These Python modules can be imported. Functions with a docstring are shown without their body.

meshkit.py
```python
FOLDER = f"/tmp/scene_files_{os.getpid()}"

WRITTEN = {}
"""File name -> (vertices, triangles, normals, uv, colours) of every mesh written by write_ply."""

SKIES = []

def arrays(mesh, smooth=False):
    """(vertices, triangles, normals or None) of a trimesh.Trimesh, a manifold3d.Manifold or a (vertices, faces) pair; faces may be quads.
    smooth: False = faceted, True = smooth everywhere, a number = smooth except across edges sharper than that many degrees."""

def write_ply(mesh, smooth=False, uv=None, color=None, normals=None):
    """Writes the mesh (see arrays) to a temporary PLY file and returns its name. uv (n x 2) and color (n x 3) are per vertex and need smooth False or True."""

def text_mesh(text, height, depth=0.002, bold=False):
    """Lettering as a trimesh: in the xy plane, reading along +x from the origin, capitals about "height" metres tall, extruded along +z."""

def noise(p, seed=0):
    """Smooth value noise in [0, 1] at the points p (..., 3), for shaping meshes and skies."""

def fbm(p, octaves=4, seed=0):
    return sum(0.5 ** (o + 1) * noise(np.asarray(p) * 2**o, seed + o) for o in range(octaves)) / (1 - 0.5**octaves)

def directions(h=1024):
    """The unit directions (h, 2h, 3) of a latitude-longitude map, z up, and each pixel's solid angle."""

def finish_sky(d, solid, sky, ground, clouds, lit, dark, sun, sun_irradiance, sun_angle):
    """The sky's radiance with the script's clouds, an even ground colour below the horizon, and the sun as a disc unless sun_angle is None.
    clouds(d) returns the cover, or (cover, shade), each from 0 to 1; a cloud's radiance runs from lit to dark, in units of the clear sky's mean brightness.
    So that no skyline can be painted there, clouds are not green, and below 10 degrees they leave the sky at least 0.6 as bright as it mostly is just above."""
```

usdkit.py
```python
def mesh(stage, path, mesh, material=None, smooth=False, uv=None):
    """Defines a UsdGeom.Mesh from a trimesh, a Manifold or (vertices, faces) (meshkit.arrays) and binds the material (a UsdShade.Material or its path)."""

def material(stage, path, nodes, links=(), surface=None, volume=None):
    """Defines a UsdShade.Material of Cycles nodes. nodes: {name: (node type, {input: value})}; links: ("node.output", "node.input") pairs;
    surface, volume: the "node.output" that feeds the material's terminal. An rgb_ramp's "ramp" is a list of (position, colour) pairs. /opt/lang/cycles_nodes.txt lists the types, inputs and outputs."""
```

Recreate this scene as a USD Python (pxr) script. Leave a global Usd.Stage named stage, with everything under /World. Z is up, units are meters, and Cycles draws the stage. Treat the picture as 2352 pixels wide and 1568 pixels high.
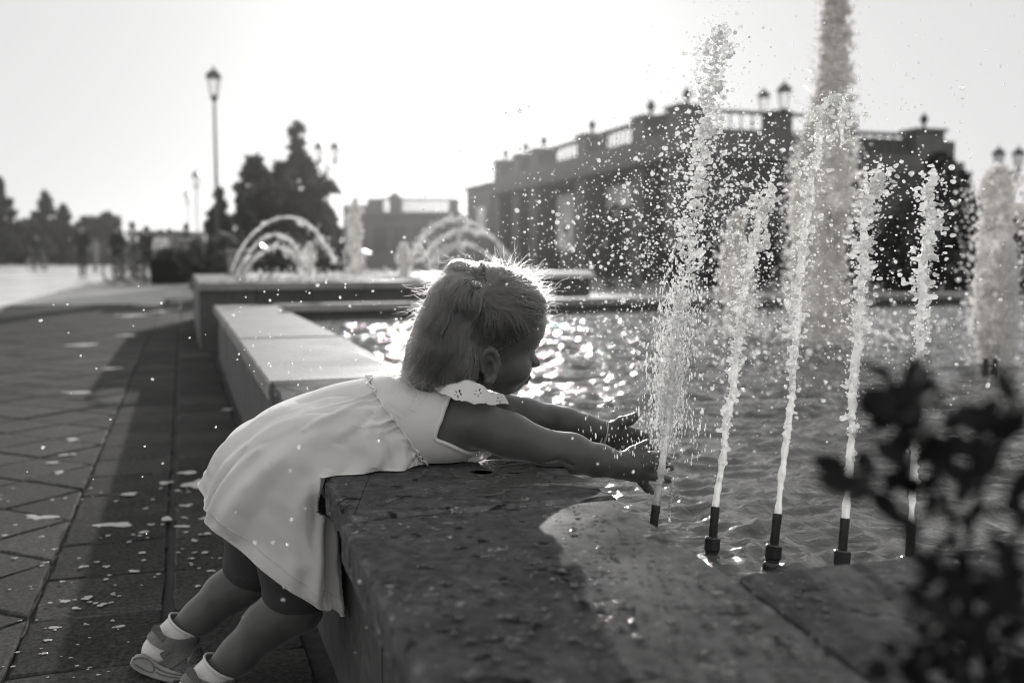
import math, random
import numpy as np, trimesh, usdkit, meshkit
from shapely.geometry import Polygon, Point, box as sbox
from shapely import affinity, ops
from pxr import Usd, UsdGeom, UsdLux, UsdShade, Gf, Sdf, Vt

stage = Usd.Stage.CreateInMemory()
UsdGeom.SetStageUpAxis(stage, 'Z')
UsdGeom.Xform.Define(stage, '/World')
UsdGeom.Scope.Define(stage, '/World/Looks')
rng = np.random.default_rng(7)
random.seed(7)

# ------------------------------------------------------------------ camera
CAM_H, VIEW_W, VIEW_H, HORIZON = 0.62, 2352.0, 1568.0, 593.0
PX = 1024 / VIEW_W
FPX = 1024 * 35 / 36
PITCH = math.atan((VIEW_H / 2 - HORIZON) * PX / FPX)
camera = UsdGeom.Camera.Define(stage, '/World/camera')
camera.CreateHorizontalApertureAttr(36.0)
camera.CreateVerticalApertureAttr(24.0)
camera.CreateFocalLengthAttr(35.0)
camera.CreateFStopAttr(3.6)
camera.CreateFocusDistanceAttr(1.42)
camera.CreateClippingRangeAttr(Gf.Vec2f(0.02, 5000))
camera.CreateExposureAttr(1.0)
UsdGeom.Xformable(camera).AddTranslateOp().Set(Gf.Vec3d(0, 0, CAM_H))
UsdGeom.Xformable(camera).AddRotateXYZOp().Set(Gf.Vec3f(90 - math.degrees(PITCH), 0, 0))

# ------------------------------------------------------------------ sky and sun
SUN_ELEV, SUN_AZ = math.radians(13.0), math.radians(-2.5)
SKY_STRENGTH, SUN_POWER = 0.15, 0.54
mat_sky = usdkit.material(stage, '/World/Looks/sky_look', {
    'sky': ('sky_texture', {'sky_type': 'single_scattering', 'sun_disc': False, 'sun_elevation': SUN_ELEV, 'sun_rotation': SUN_AZ,
                            'air_density': 1.0, 'aerosol_density': 1.2, 'ozone_density': 1.0, 'altitude': 50.0}),
    'grey': ('hsv', {'saturation': 0.0}),
    'soft': ('gamma', {'gamma': 0.09}),
    'gain': ('hsv', {'saturation': 0.0, 'value': 2.1}),
    'bg': ('background_shader', {'strength': SKY_STRENGTH})},
    [('sky.color', 'grey.color'), ('grey.color', 'soft.color'), ('soft.color', 'gain.color'), ('gain.color', 'bg.color')], surface='bg.background')
dome = UsdLux.DomeLight.Define(stage, '/World/sky')
UsdShade.MaterialBindingAPI.Apply(dome.GetPrim()).Bind(mat_sky)
dome.GetPrim().SetCustomDataByKey('kind', 'structure')
sun = UsdLux.DistantLight.Define(stage, '/World/sun')
sun.CreateIntensityAttr(SUN_POWER)
sun.CreateAngleAttr(0.53)
sun.CreateNormalizeAttr(True)
sun.CreateColorAttr(Gf.Vec3f(1.0, 0.985, 0.965))
UsdGeom.Xformable(sun).AddRotateXYZOp().Set(Gf.Vec3f(90 - math.degrees(SUN_ELEV), 0, 180 - math.degrees(SUN_AZ)))

# ------------------------------------------------------------------ where things stand
CAM = np.array([0, 0, CAM_H])
FWD = np.array([0, math.cos(PITCH), -math.sin(PITCH)])
UPV = np.array([0, math.sin(PITCH), math.cos(PITCH)])
def ray(vx, vy):
    vx, vy = np.asarray(vx, float), np.asarray(vy, float)
    d = ((vx - VIEW_W / 2) * PX)[..., None] * np.array([1., 0, 0]) + ((VIEW_H / 2 - vy) * PX)[..., None] * UPV + FPX * FWD
    return d
def at_z(vx, vy, z):
    d = ray(vx, vy); return CAM + d * ((z - CAM_H) / d[..., 2])[..., None]
def at_y(vx, vy, y):
    d = ray(vx, vy); return CAM + d * (np.asarray(y, float) / d[..., 1])[..., None]
AX = math.radians(18.28)
PA, PB = np.array([-math.sin(AX), math.cos(AX), 0]), np.array([math.cos(AX), math.sin(AX), 0])
def pool(a, b, z=0.0):
    a, b, z = np.broadcast_arrays(np.asarray(a, float), np.asarray(b, float), np.asarray(z, float))
    return a[..., None] * PA + b[..., None] * PB + z[..., None] * np.array([0, 0, 1.])

# ------------------------------------------------------------------ naming
_used = {}
def fresh(parent, name):
    key = parent + '/' + name
    n = _used.get(key, -1) + 1
    _used[key] = n
    return key if n == 0 else '%s_%03d' % (key, n)
class Thing:
    def __init__(self, name, label=None, cat=None, loc=(0, 0, 0), group=None, kind=None, path=None):
        self.path = path or fresh('/World', name)
        self.loc = np.asarray(loc, float)
        self.x = UsdGeom.Xform.Define(stage, self.path)
        if path is None:
            self.x.AddTranslateOp().Set(Gf.Vec3d(*map(float, self.loc)))
        for k, v in (('label', label), ('category', cat), ('group', group), ('kind', kind)):
            if v: self.x.GetPrim().SetCustomDataByKey(k, v)
    def part(self, name, mesh, mat, smooth=False, label=None, kind=None, under=None, uv=None):
        v, f = mesh_vf(mesh)
        p = fresh(under or self.path, name)
        m = usdkit.mesh(stage, p, (v - self.loc, f), mat, smooth=smooth, uv=uv)
        if label: m.GetPrim().SetCustomDataByKey('label', label)
        if kind: m.GetPrim().SetCustomDataByKey('kind', kind)
        return p
def mesh_vf(m):
    if hasattr(m, 'to_mesh'):
        k = m.to_mesh(); return np.asarray(k.vert_properties[:, :3], float), np.asarray(k.tri_verts)
    if isinstance(m, trimesh.Trimesh): return np.asarray(m.vertices, float), np.asarray(m.faces)
    v, f = np.asarray(m[0], float), np.asarray(m[1], int)
    if f.shape[1] == 4: f = np.vstack([f[:, [0, 1, 2]], f[:, [0, 2, 3]]])
    used = np.zeros(len(v), bool); used[f.ravel()] = True
    if not used.all():
        new = np.cumsum(used) - 1
        v, f = v[used], new[f]
    return v, f
def single(name, mesh, mat, label=None, cat=None, kind=None, smooth=False, group=None):
    p = fresh('/World', name)
    v, f = mesh_vf(mesh)
    m = usdkit.mesh(stage, p, (v, f), mat, smooth=smooth)
    for k, val in (('label', label), ('category', cat), ('group', group), ('kind', kind)):
        if val: m.GetPrim().SetCustomDataByKey(k, val)
    return m
def copy_of(src, name, loc, label, cat, group, rotz=0.0, scale=1.0):
    p = fresh('/World', name)
    x = UsdGeom.Xform.Define(stage, p)
    x.GetPrim().GetReferences().AddInternalReference(src.path)
    x.GetPrim().SetInstanceable(True)
    x.ClearXformOpOrder()
    x.AddTranslateOp().Set(Gf.Vec3d(*map(float, loc)))
    x.AddRotateZOp().Set(float(rotz))
    x.AddScaleOp().Set(Gf.Vec3f(scale, scale, scale))
    for k, v in (('label', label), ('category', cat), ('group', group)):
        if v: x.GetPrim().SetCustomDataByKey(k, v)
    return x
def scatter(path, protos, pts, idx, scales, rots=None, kind='stuff', label=None, cat=None):
    """protos: list of (mesh, material)."""
    pi = UsdGeom.PointInstancer.Define(stage, path)
    rel = pi.CreatePrototypesRel()
    for k, (m, mat, sm) in enumerate(protos):
        pp = path + '/piece' + ('_%03d' % k if k else '')
        usdkit.mesh(stage, pp, mesh_vf(m), mat, smooth=sm)
        rel.AddTarget(pp)
    pi.CreateProtoIndicesAttr(Vt.IntArray.FromNumpy(np.asarray(idx, np.int32)))
    pi.CreatePositionsAttr(Vt.Vec3fArray.FromNumpy(np.asarray(pts, np.float32)))
    sc = np.asarray(scales, np.float32)
    if sc.ndim == 1: sc = np.repeat(sc[:, None], 3, 1)
    pi.CreateScalesAttr(Vt.Vec3fArray.FromNumpy(sc))
    if rots is not None:
        pi.CreateOrientationsAttr(Vt.QuathArray([Gf.Quath(float(q[0]), float(q[1]), float(q[2]), float(q[3])) for q in rots]))
    for k, v in (('label', label), ('category', cat), ('kind', kind)):
        if v: pi.GetPrim().SetCustomDataByKey(k, v)
    return pi

# ------------------------------------------------------------------ shapes
def box(x0, x1, y0, y1, z0, z1):
    m = trimesh.creation.box([x1 - x0, y1 - y0, z1 - z0]); m.apply_translation([(x0 + x1) / 2, (y0 + y1) / 2, (z0 + z1) / 2]); return m
def cat(ms):
    vs, fs, n = [], [], 0
    for m in ms:
        v, f = mesh_vf(m); vs.append(v); fs.append(f + n); n += len(v)
    return np.vstack(vs), np.vstack(fs)
def prism(poly, z0, z1, bevel=0.0, lift=None):
    """poly: (n,2) counterclockwise convex-ish plan; a slab with a chamfered top edge. lift(xy)->z offset."""
    P = np.asarray(poly, float)
    n = len(P); c = P.mean(0)
    rings = [(P, z0), (P, z1 - bevel)]
    if bevel > 0:
        d = P - c
        L = np.linalg.norm(d, axis=1, keepdims=True)
        rings.append((c + d * (1 - bevel * 1.3 / L), z1))
    v = np.vstack([np.c_[r, np.full(n, z)] for r, z in rings] + [np.r_[rings[-1][0].mean(0), z1][None], np.r_[P.mean(0), z0][None]])
    f = []
    for k in range(len(rings) - 1):
        for i in range(n):
            j = (i + 1) % n
            f += [[k * n + i, k * n + j, k * n + n + j], [k * n + i, k * n + n + j, k * n + n + i]]
    t, b = len(v) - 2, len(v) - 1
    k = (len(rings) - 1) * n
    for i in range(n):
        j = (i + 1) % n
        f += [[k + i, k + j, t], [j, i, b]]
    return v, np.array(f)
def frames(pts):
    pts = np.asarray(pts, float)
    t = np.gradient(pts, axis=0); t /= np.maximum(np.linalg.norm(t, axis=1, keepdims=True), 1e-9)
    n = np.zeros_like(t); r = np.array([1., 0, 0]) if abs(t[0, 0]) < .8 else np.array([0, 1., 0])
    for i in range(len(t)):
        r = r - t[i] * (r @ t[i]); r /= np.linalg.norm(r); n[i] = r
    return t, n, np.cross(t, n)
def tube(pts, rad, seg=8, noise=None, caps=True):
    pts = np.asarray(pts, float); m = len(pts)
    rad = np.broadcast_to(np.asarray(rad, float), (m,)) if np.ndim(rad) < 2 else np.asarray(rad)
    t, n, b = frames(pts)
    a = np.linspace(0, 2 * math.pi, seg, endpoint=False)
    if rad.ndim == 1: rad = np.repeat(rad[:, None], seg, 1)
    v = pts[:, None] + rad[..., None] * (np.cos(a)[None, :, None] * n[:, None] + np.sin(a)[None, :, None] * b[:, None])
    v = v.reshape(-1, 3)
    i = np.arange(m - 1)[:, None] * seg; j = np.arange(seg)[None]; k = (j + 1) % seg
    q = np.stack([i + j, i + k, i + seg + k, i + seg + j], -1).reshape(-1, 4)
    f = np.vstack([q[:, [0, 1, 2]], q[:, [0, 2, 3]]])
    if caps:
        c0, c1 = len(v), len(v) + 1
        v = np.vstack([v, pts[0], pts[-1]])
        jj = np.arange(seg); kk = (jj + 1) % seg
        f = np.vstack([f, np.c_[kk, jj, np.full(seg, c0)], np.c_[(m - 1) * seg + jj, (m - 1) * seg + kk, np.full(seg, c1)]])
    return v, f
def lathe(profile, seg=16, center=(0, 0, 0), phase=0.0):
    pr = np.asarray(profile, float); m = len(pr)
    a = np.linspace(0, 2 * math.pi, seg, endpoint=False) + phase
    v = np.stack([pr[:, :1] * np.cos(a), pr[:, :1] * np.sin(a), np.repeat(pr[:, 1:2], seg, 1)], -1).reshape(-1, 3) + np.asarray(center, float)
    i = np.arange(m - 1)[:, None] * seg; j = np.arange(seg)[None]; k = (j + 1) % seg
    q = np.stack([i + j, i + k, i + seg + k, i + seg + j], -1).reshape(-1, 4)
    return v, np.vstack([q[:, [0, 1, 2]], q[:, [0, 2, 3]]])
def spline(pts, n, vals=None):
    from scipy.interpolate import CubicSpline
    pts = np.asarray(pts, float)
    t = np.r_[0, np.cumsum(np.linalg.norm(np.diff(pts[:, :3], axis=0), axis=1))]
    return CubicSpline(t, pts)(np.linspace(0, t[-1], n))
def grid_faces(nu, nv, wrap=False):
    i = np.arange(nu - 1)[:, None]; j = np.arange(nv if wrap else nv - 1)[None]
    k = (j + 1) % nv
    q = np.stack(np.broadcast_arrays(i * nv + j, i * nv + k, (i + 1) * nv + k, (i + 1) * nv + j), -1).reshape(-1, 4)
    return q
def move(m, t=(0, 0, 0), rz=0.0, s=1.0):
    v, f = mesh_vf(m); c, sn = math.cos(rz), math.sin(rz)
    v = v * s
    return np.c_[v[:, 0] * c - v[:, 1] * sn, v[:, 0] * sn + v[:, 1] * c, v[:, 2]] + np.asarray(t, float), f

# ------------------------------------------------------------------ materials
def look(name, nodes, links, surface='p.BSDF', volume=None):
    return usdkit.material(stage, '/World/Looks/' + name, nodes, links, surface=surface, volume=volume)
def plain(name, g, rough=0.6, spec=0.5, metallic=0.0, **kw):
    return look(name, {'p': ('principled_bsdf', {'base_color': (g, g * .985, g * .965), 'roughness': rough, 'specular_ior_level': spec, 'metallic': metallic, **kw})}, [])
def grained(name, dark, light, scale, rough=(0.6, 0.8), bump=0.3, bdist=0.002, detail=8, coarse=None, random=0.0, spec=0.5, fine=None, mid=(0.35, 0.68)):
    """Stone or cloth: two scales of noise in colour, roughness and relief."""
    c = lambda g: (g, g * .985, g * .965)
    nodes = {'g': ('geometry', {}),
             'n': ('noise_texture', {'scale': scale, 'detail': detail, 'roughness': 0.65}),
             'r': ('rgb_ramp', {'ramp': [(mid[0], c(dark)), (mid[1], c(light))]}),
             'n2': ('noise_texture', {'scale': coarse or scale * 0.08, 'detail': 4.0, 'roughness': 0.6}),
             'r2': ('rgb_ramp', {'ramp': [(0.3, (0.72,) * 3), (0.7, (1.2,) * 3)]}),
             'mul': ('mix_color', {'blend_type': 'multiply', 'fac': 1.0, 'use_clamp': False}),
             'rr': ('rgb_ramp', {'ramp': [(0.35, (rough[0],) * 3), (0.65, (rough[1],) * 3)]}),
             'rb': ('rgb_to_bw', {}),
             'nb': ('noise_texture', {'scale': fine or scale * 2.5, 'detail': 6.0, 'roughness': 0.6}),
             'b': ('bump', {'strength': bump, 'distance': bdist}),
             'p': ('principled_bsdf', {'specular_ior_level': spec})}
    links = [('g.position', 'n.vector'), ('n.fac', 'r.fac'), ('g.position', 'n2.vector'), ('n2.fac', 'r2.fac'), ('r.color', 'mul.a'), ('r2.color', 'mul.b'),
             ('n2.fac', 'rr.fac'), ('rr.color', 'rb.color'), ('rb.val', 'p.roughness'),
             ('g.position', 'nb.vector'), ('nb.fac', 'b.height'), ('b.normal', 'p.normal')]
    last = 'mul.result'
    if random:
        nodes['o'] = ('object_info', {})
        nodes['or'] = ('map_range', {'to_min': 1 - random, 'to_max': 1 + random})
        nodes['mul2'] = ('mix_color', {'blend_type': 'multiply', 'fac': 1.0, 'use_clamp': False})
        nodes['cc'] = ('combine_color', {})
        links += [('o.random', 'or.value'), ('or.result', 'cc.r'), ('or.result', 'cc.g'), ('or.result', 'cc.b'), (last, 'mul2.a'), ('cc.color', 'mul2.b')]
        last = 'mul2.result'
    links.append((last, 'p.base_color'))
    return look(name, nodes, links)

M_BLACK = plain('black_paint', 0.02, 0.35)
M_PIPE = grained('dark_pipe', 0.010, 0.022, 60, (0.25, 0.5), 0.3, 0.0006)
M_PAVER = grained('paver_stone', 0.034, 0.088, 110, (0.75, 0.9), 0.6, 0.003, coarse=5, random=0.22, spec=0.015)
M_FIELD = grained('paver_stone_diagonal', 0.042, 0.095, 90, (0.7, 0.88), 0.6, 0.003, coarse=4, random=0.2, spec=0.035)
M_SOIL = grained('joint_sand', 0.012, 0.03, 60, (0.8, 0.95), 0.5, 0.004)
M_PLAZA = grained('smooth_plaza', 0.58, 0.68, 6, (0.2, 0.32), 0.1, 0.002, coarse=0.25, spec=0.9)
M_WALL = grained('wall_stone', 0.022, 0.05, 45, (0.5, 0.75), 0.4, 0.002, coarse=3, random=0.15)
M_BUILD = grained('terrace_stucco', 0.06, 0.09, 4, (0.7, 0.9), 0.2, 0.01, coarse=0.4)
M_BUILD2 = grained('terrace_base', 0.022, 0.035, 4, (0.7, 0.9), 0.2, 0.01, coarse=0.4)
M_PANEL = grained('pale_panel', 0.45, 0.62, 2.5, (0.5, 0.7), 0.05, 0.003, coarse=0.5)
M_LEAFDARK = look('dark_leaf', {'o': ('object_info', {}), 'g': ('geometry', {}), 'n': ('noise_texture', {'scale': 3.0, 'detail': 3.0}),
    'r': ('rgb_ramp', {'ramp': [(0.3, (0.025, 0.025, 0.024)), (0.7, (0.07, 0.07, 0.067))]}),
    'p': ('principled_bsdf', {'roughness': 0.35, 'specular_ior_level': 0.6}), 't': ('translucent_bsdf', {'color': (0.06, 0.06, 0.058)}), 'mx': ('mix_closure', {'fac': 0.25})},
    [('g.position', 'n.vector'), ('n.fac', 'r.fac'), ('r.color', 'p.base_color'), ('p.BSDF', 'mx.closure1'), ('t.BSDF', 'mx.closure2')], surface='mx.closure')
M_BARK = grained('bark', 0.03, 0.07, 30, (0.8, 0.95), 0.5, 0.01)
M_LAMPGLASS = look('lamp_glass', {'t': ('transparent_bsdf', {'color': (0.9, 0.9, 0.9)}), 'd': ('translucent_bsdf', {'color': (0.8, 0.8, 0.8)}), 'gl': ('glossy_bsdf', {'roughness': 0.08}), 'm1': ('mix_closure', {'fac': 0.35}), 'm2': ('mix_closure', {'fac': 0.1})},
    [('t.BSDF', 'm1.closure1'), ('d.BSDF', 'm1.closure2'), ('m1.closure', 'm2.closure1'), ('gl.BSDF', 'm2.closure2')], surface='m2.closure')
# ================================================================== ground, paving, basin
def inset(P, d):
    P = np.asarray(P, float); n = len(P)
    e = np.roll(P, -1, 0) - P; e /= np.linalg.norm(e, axis=1, keepdims=True)
    nn = np.c_[-e[:, 1], e[:, 0]]
    m = nn + np.roll(nn, 1, 0)
    m /= np.maximum((m * nn).sum(1, keepdims=True), 0.35)
    return P + m * d
def rough_slab(corners, z0, z1, bevel=0.004, step=0.03, jag=0.0012, seed=0, uneven=0.0):
    """corners: counterclockwise plan (x, y); edges split and slightly broken, top edge chamfered, hidden bottom left open."""
    P = np.asarray(corners, float); out = []
    for i in range(len(P)):
        a, b = P[i], P[(i + 1) % len(P)]
        k = max(1, int(np.linalg.norm(b - a) / step))
        out += [a + (b - a) * t / k for t in range(k)]
    Q = np.array(out); r = np.random.default_rng(seed)
    low = Q + r.normal(0, jag * .5, Q.shape)
    mid = Q + r.normal(0, jag, Q.shape)
    top = inset(Q, bevel) + r.normal(0, jag, Q.shape)
    n = len(Q)
    zt = z1 + uneven * r.normal(size=n)
    v = np.vstack([np.c_[low, np.full(n, z0)], np.c_[mid, z1 - bevel + r.normal(0, jag * .6, n)], np.c_[top, zt], np.r_[Q.mean(0), z1][None]])
    i = np.arange(n); j = (i + 1) % n
    f = np.vstack([np.c_[i, j, n + j], np.c_[i, n + j, n + i], np.c_[n + i, n + j, 2 * n + j], np.c_[n + i, 2 * n + j, 2 * n + i], np.c_[2 * n + i, 2 * n + j, np.full(n, 3 * n)]])
    return v, f
def ab_rect(a0, a1, b0, b1): return pool([a0, a0, a1, a1], [b0, b1, b1, b0])[:, :2]

single('ground', box(-600, 600, -60, 1500, -0.6, -0.0105), M_SOIL, kind='structure')
pl = Thing('plaza', kind='structure')
def sheet(a0, a1, b0, b1, z): return pool([a0, a0, a1, a1], [b0, b1, b1, b0], z), np.array([[0, 1, 2, 3]])
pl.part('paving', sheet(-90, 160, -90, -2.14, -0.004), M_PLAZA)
pl.part('paving', sheet(-90, -2.5, -2.13, 90, -0.005), M_PLAZA)  # out of view behind the camera, placed to bounce light onto the dress
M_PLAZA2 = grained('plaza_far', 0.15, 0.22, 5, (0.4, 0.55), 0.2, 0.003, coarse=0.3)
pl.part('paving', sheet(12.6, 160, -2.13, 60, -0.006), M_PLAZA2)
pl.part('kerb', (rough_slab(ab_rect(0, 60, -2.22, -2.13), -0.05, 0.0, 0.006, 2.0, 0.001)), M_WALL)

pv = Thing('pavement', kind='structure')
PITCH_T = 0.239
rest = []
def place_tile(c, z=0.0, seed=0, keep=True, mat=M_PAVER):
    m = rough_slab(c, -0.03, z, 0.0022 if mat is M_FIELD else 0.0035, 0.04, 0.0019, seed)
    if keep: pv.part('paving_slab', m, mat)
    else: rest.append(m)
k = 0
for name, b0, b1, off in (('inner', -0.030, 0.172, 0.0), ('outer', -0.262, -0.048, 0.012)):
    for i in range(-2, 62):
        a0 = 1.819 - 2 * PITCH_T + off + i * PITCH_T
        if a0 < 0.7: continue
        k += 1
        place_tile(ab_rect(a0 + .004, a0 + PITCH_T - .005, b0, b1), rng.normal(0, 0.0012), k, keep=a0 < 9)
field = sbox(0.6, -2.11, 14.5, -0.271)
D = PITCH_T * math.sqrt(2) / 2
cells = []
for i in range(-40, 140):
    for j in range(-40, 40):
        if (i + j) % 2: continue
        ca, cb = 2.70 + i * D, -0.268 + j * D
        sq = Polygon([(ca - D + .009, cb), (ca, cb - D + .009), (ca + D - .009, cb), (ca, cb + D - .009)])
        if ca < 0.3 or ca > 15: continue
        q = sq.intersection(field)
        if q.is_empty or q.geom_type != 'Polygon' or q.area < 0.002: continue
        q = q.simplify(0.001)
        pts = np.array(q.exterior.coords)[:-1]
        if q.exterior.is_ccw is False: pts = pts[::-1]
        w = pool(pts[:, 0], pts[:, 1])
        px = (w[:, 0].mean() / max(w[:, 1].mean(), .1)) * FPX
        cells.append((w[:, 1].mean(), abs(px), w[:, :2]))
cells.sort(key=lambda c: c[0])
nk = 0
for y, px, w in cells:
    if y < 1.0 or px > 640: continue
    k += 1
    keep = nk < 215 and y < 7
    nk += keep
    # plan in (a, b) maps to the world with the handedness kept
    area = 0.5 * np.sum(w[:, 0] * np.roll(w[:, 1], -1) - np.roll(w[:, 0], -1) * w[:, 1])
    if area < 0: w = w[::-1]
    place_tile(w, rng.normal(0, 0.0014), k, keep, M_FIELD)
pv.part('far_slabs', cat(rest), M_FIELD, kind='stuff')

# ---- lower basin
RIM, WATER = 0.33, 0.20
M_RIM = look('rim_granite', {
    'g': ('geometry', {}), 'n': ('noise_texture', {'scale': 55.0, 'detail': 10.0, 'roughness': 0.7}),
    'r': ('rgb_ramp', {'ramp': [(0.32, (0.048,) * 3), (0.5, (0.074,) * 3), (0.72, (0.115,) * 3)]}),
    'fl': ('noise_texture', {'scale': 80.0, 'detail': 3.0, 'roughness': 0.55, 'distortion': 0.8}),
    'flr': ('rgb_ramp', {'ramp': [(0.62, (0,) * 3), (0.70, (1,) * 3)]}),
    'pn': ('noise_texture', {'scale': 9.0, 'detail': 3.0}),
    'pr': ('rgb_ramp', {'ramp': [(0.42, (0,) * 3), (0.58, (0.55,) * 3)]}), 'mm': ('mix_color', {'blend_type': 'multiply', 'fac': 1.0}),
    'flb': ('rgb_to_bw', {}),
    'mx': ('mix_color', {'b': (0.46, 0.453, 0.444)}),
    'wn': ('noise_texture', {'scale': 6.0, 'detail': 5.0, 'roughness': 0.6}),
    'wr': ('rgb_ramp', {'ramp': [(0.38, (0.5,) * 3), (0.62, (0.75,) * 3)]}), 'wb': ('rgb_to_bw', {}),
    'dk': ('noise_texture', {'scale': 38.0, 'detail': 2.0, 'roughness': 0.5}),
    'dkr': ('rgb_ramp', {'ramp': [(0.30, (0.25,) * 3), (0.38, (1,) * 3)]}), 'md': ('mix_color', {'blend_type': 'multiply', 'fac': 1.0}),
    'st': ('noise_texture', {'scale': 15.0, 'detail': 6.0, 'roughness': 0.65, 'distortion': 0.8}), 'str': ('rgb_ramp', {'ramp': [(0.36, (0.78,) * 3), (0.5, (1.0,) * 3), (0.66, (1.2,) * 3)]}), 'ms': ('mix_color', {'blend_type': 'multiply', 'fac': 1.0, 'use_clamp': False}),
    'nb': ('noise_texture', {'scale': 170.0, 'detail': 8.0, 'roughness': 0.7}), 'b': ('bump', {'strength': 0.3, 'distance': 0.002}),
    'p': ('principled_bsdf', {'specular_ior_level': 0.006})},
    [('g.position', 'n.vector'), ('n.fac', 'r.fac'), ('g.position', 'fl.vector'), ('fl.fac', 'flr.fac'), ('g.position', 'pn.vector'), ('pn.fac', 'pr.fac'),
     ('flr.color', 'mm.a'), ('pr.color', 'mm.b'), ('mm.result', 'flb.color'), ('flb.val', 'mx.fac'), ('r.color', 'mx.a'),
     ('g.position', 'dk.vector'), ('dk.fac', 'dkr.fac'), ('mx.result', 'md.a'), ('dkr.color', 'md.b'), ('g.position', 'st.vector'), ('st.fac', 'str.fac'), ('md.result', 'ms.a'), ('str.color', 'ms.b'), ('ms.result', 'p.base_color'),
     ('g.position', 'wn.vector'), ('wn.fac', 'wr.fac'), ('wr.color', 'wb.color'), ('wb.val', 'p.roughness'),
     ('g.position', 'nb.vector'), ('nb.fac', 'b.height'), ('b.normal', 'p.normal')])
basin = Thing('fountain_basin', 'low stone fountain basin whose wide coping the child leans over', 'fountain basin')
def quad_ab(p): p = np.array(p); w = pool(p[:, 0], p[:, 1])[:, :2]; return w
def ccw(w):
    return w if np.sum(w[:, 0] * np.roll(w[:, 1], -1) - np.roll(w[:, 0], -1) * w[:, 1]) > 0 else w[::-1]
seed = 900
M_RIMPALE = grained('pale_granite', 0.15, 0.26, 90, (0.6, 0.8), 0.4, 0.002, coarse=3, random=0.1, spec=0.12)  # drier far slabs, their base also lightened to stand in for grazing sheen
def rim(p, z=RIM, th=0.045, jag=0.0012, name='coping_slab', mat=M_RIM):
    global seed; seed += 1
    return basin.part(name, rough_slab(ccw(quad_ab(p)), z - th, z, 0.005, 0.018, jag, seed), mat)
rim([(0.452, 0.146), (1.088, 0.160), (1.088, 0.494), (0.792, 0.474), (0.452, 0.434)], RIM - 0.001, jag=0.0012)
rim([(1.094, 0.172), (2.396, 0.190), (2.396, 0.545), (1.30, 0.512), (1.23, 0.492), (1.094, 0.494)], RIM + 0.001, jag=0.0028)
rim([(2.404, 0.186), (3.70, 0.184), (3.70, 0.555), (2.404, 0.545)], RIM, mat=M_RIMPALE)
rim([(3.74, 0.186), (5.10, 0.182), (5.10, 0.552), (3.74, 0.556)], RIM + 0.001, mat=M_RIMPALE)
rim([(5.11, 0.183), (6.46, 0.178), (6.33, 0.545), (5.11, 0.552)], RIM, mat=M_RIMPALE)
rim([(0.786, 0.480), (0.452, 0.441), (0.46, 1.30), (0.781, 1.30)], RIM)
rim([(0.781, 1.306), (0.46, 1.306), (0.46, 2.30), (0.781, 2.30)], RIM + 0.001)
fr = [(6.34, 0.55), (6.45, 1.6), (6.62, 2.7), (6.70, 3.9), (6.7, 5.2), (6.7, 6.6)]
for (a0, b0), (a1, b1) in zip(fr[:-1], fr[1:]):
    rim([(a0, b0 + .003), (a0 + .30, b0 + .003), (a1 + .30, b1 - .003), (a1, b1 - .003)], mat=M_RIMPALE)
for a0, a1 in ((0.47, 1.09), (1.095, 2.0), (2.005, 2.9), (2.905, 3.8), (3.805, 4.7), (4.705, 5.6), (5.605, 6.44)):
    seed += 1
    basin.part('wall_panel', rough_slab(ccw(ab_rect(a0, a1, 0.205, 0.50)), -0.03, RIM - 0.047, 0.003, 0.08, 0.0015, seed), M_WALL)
seed += 1
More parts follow.
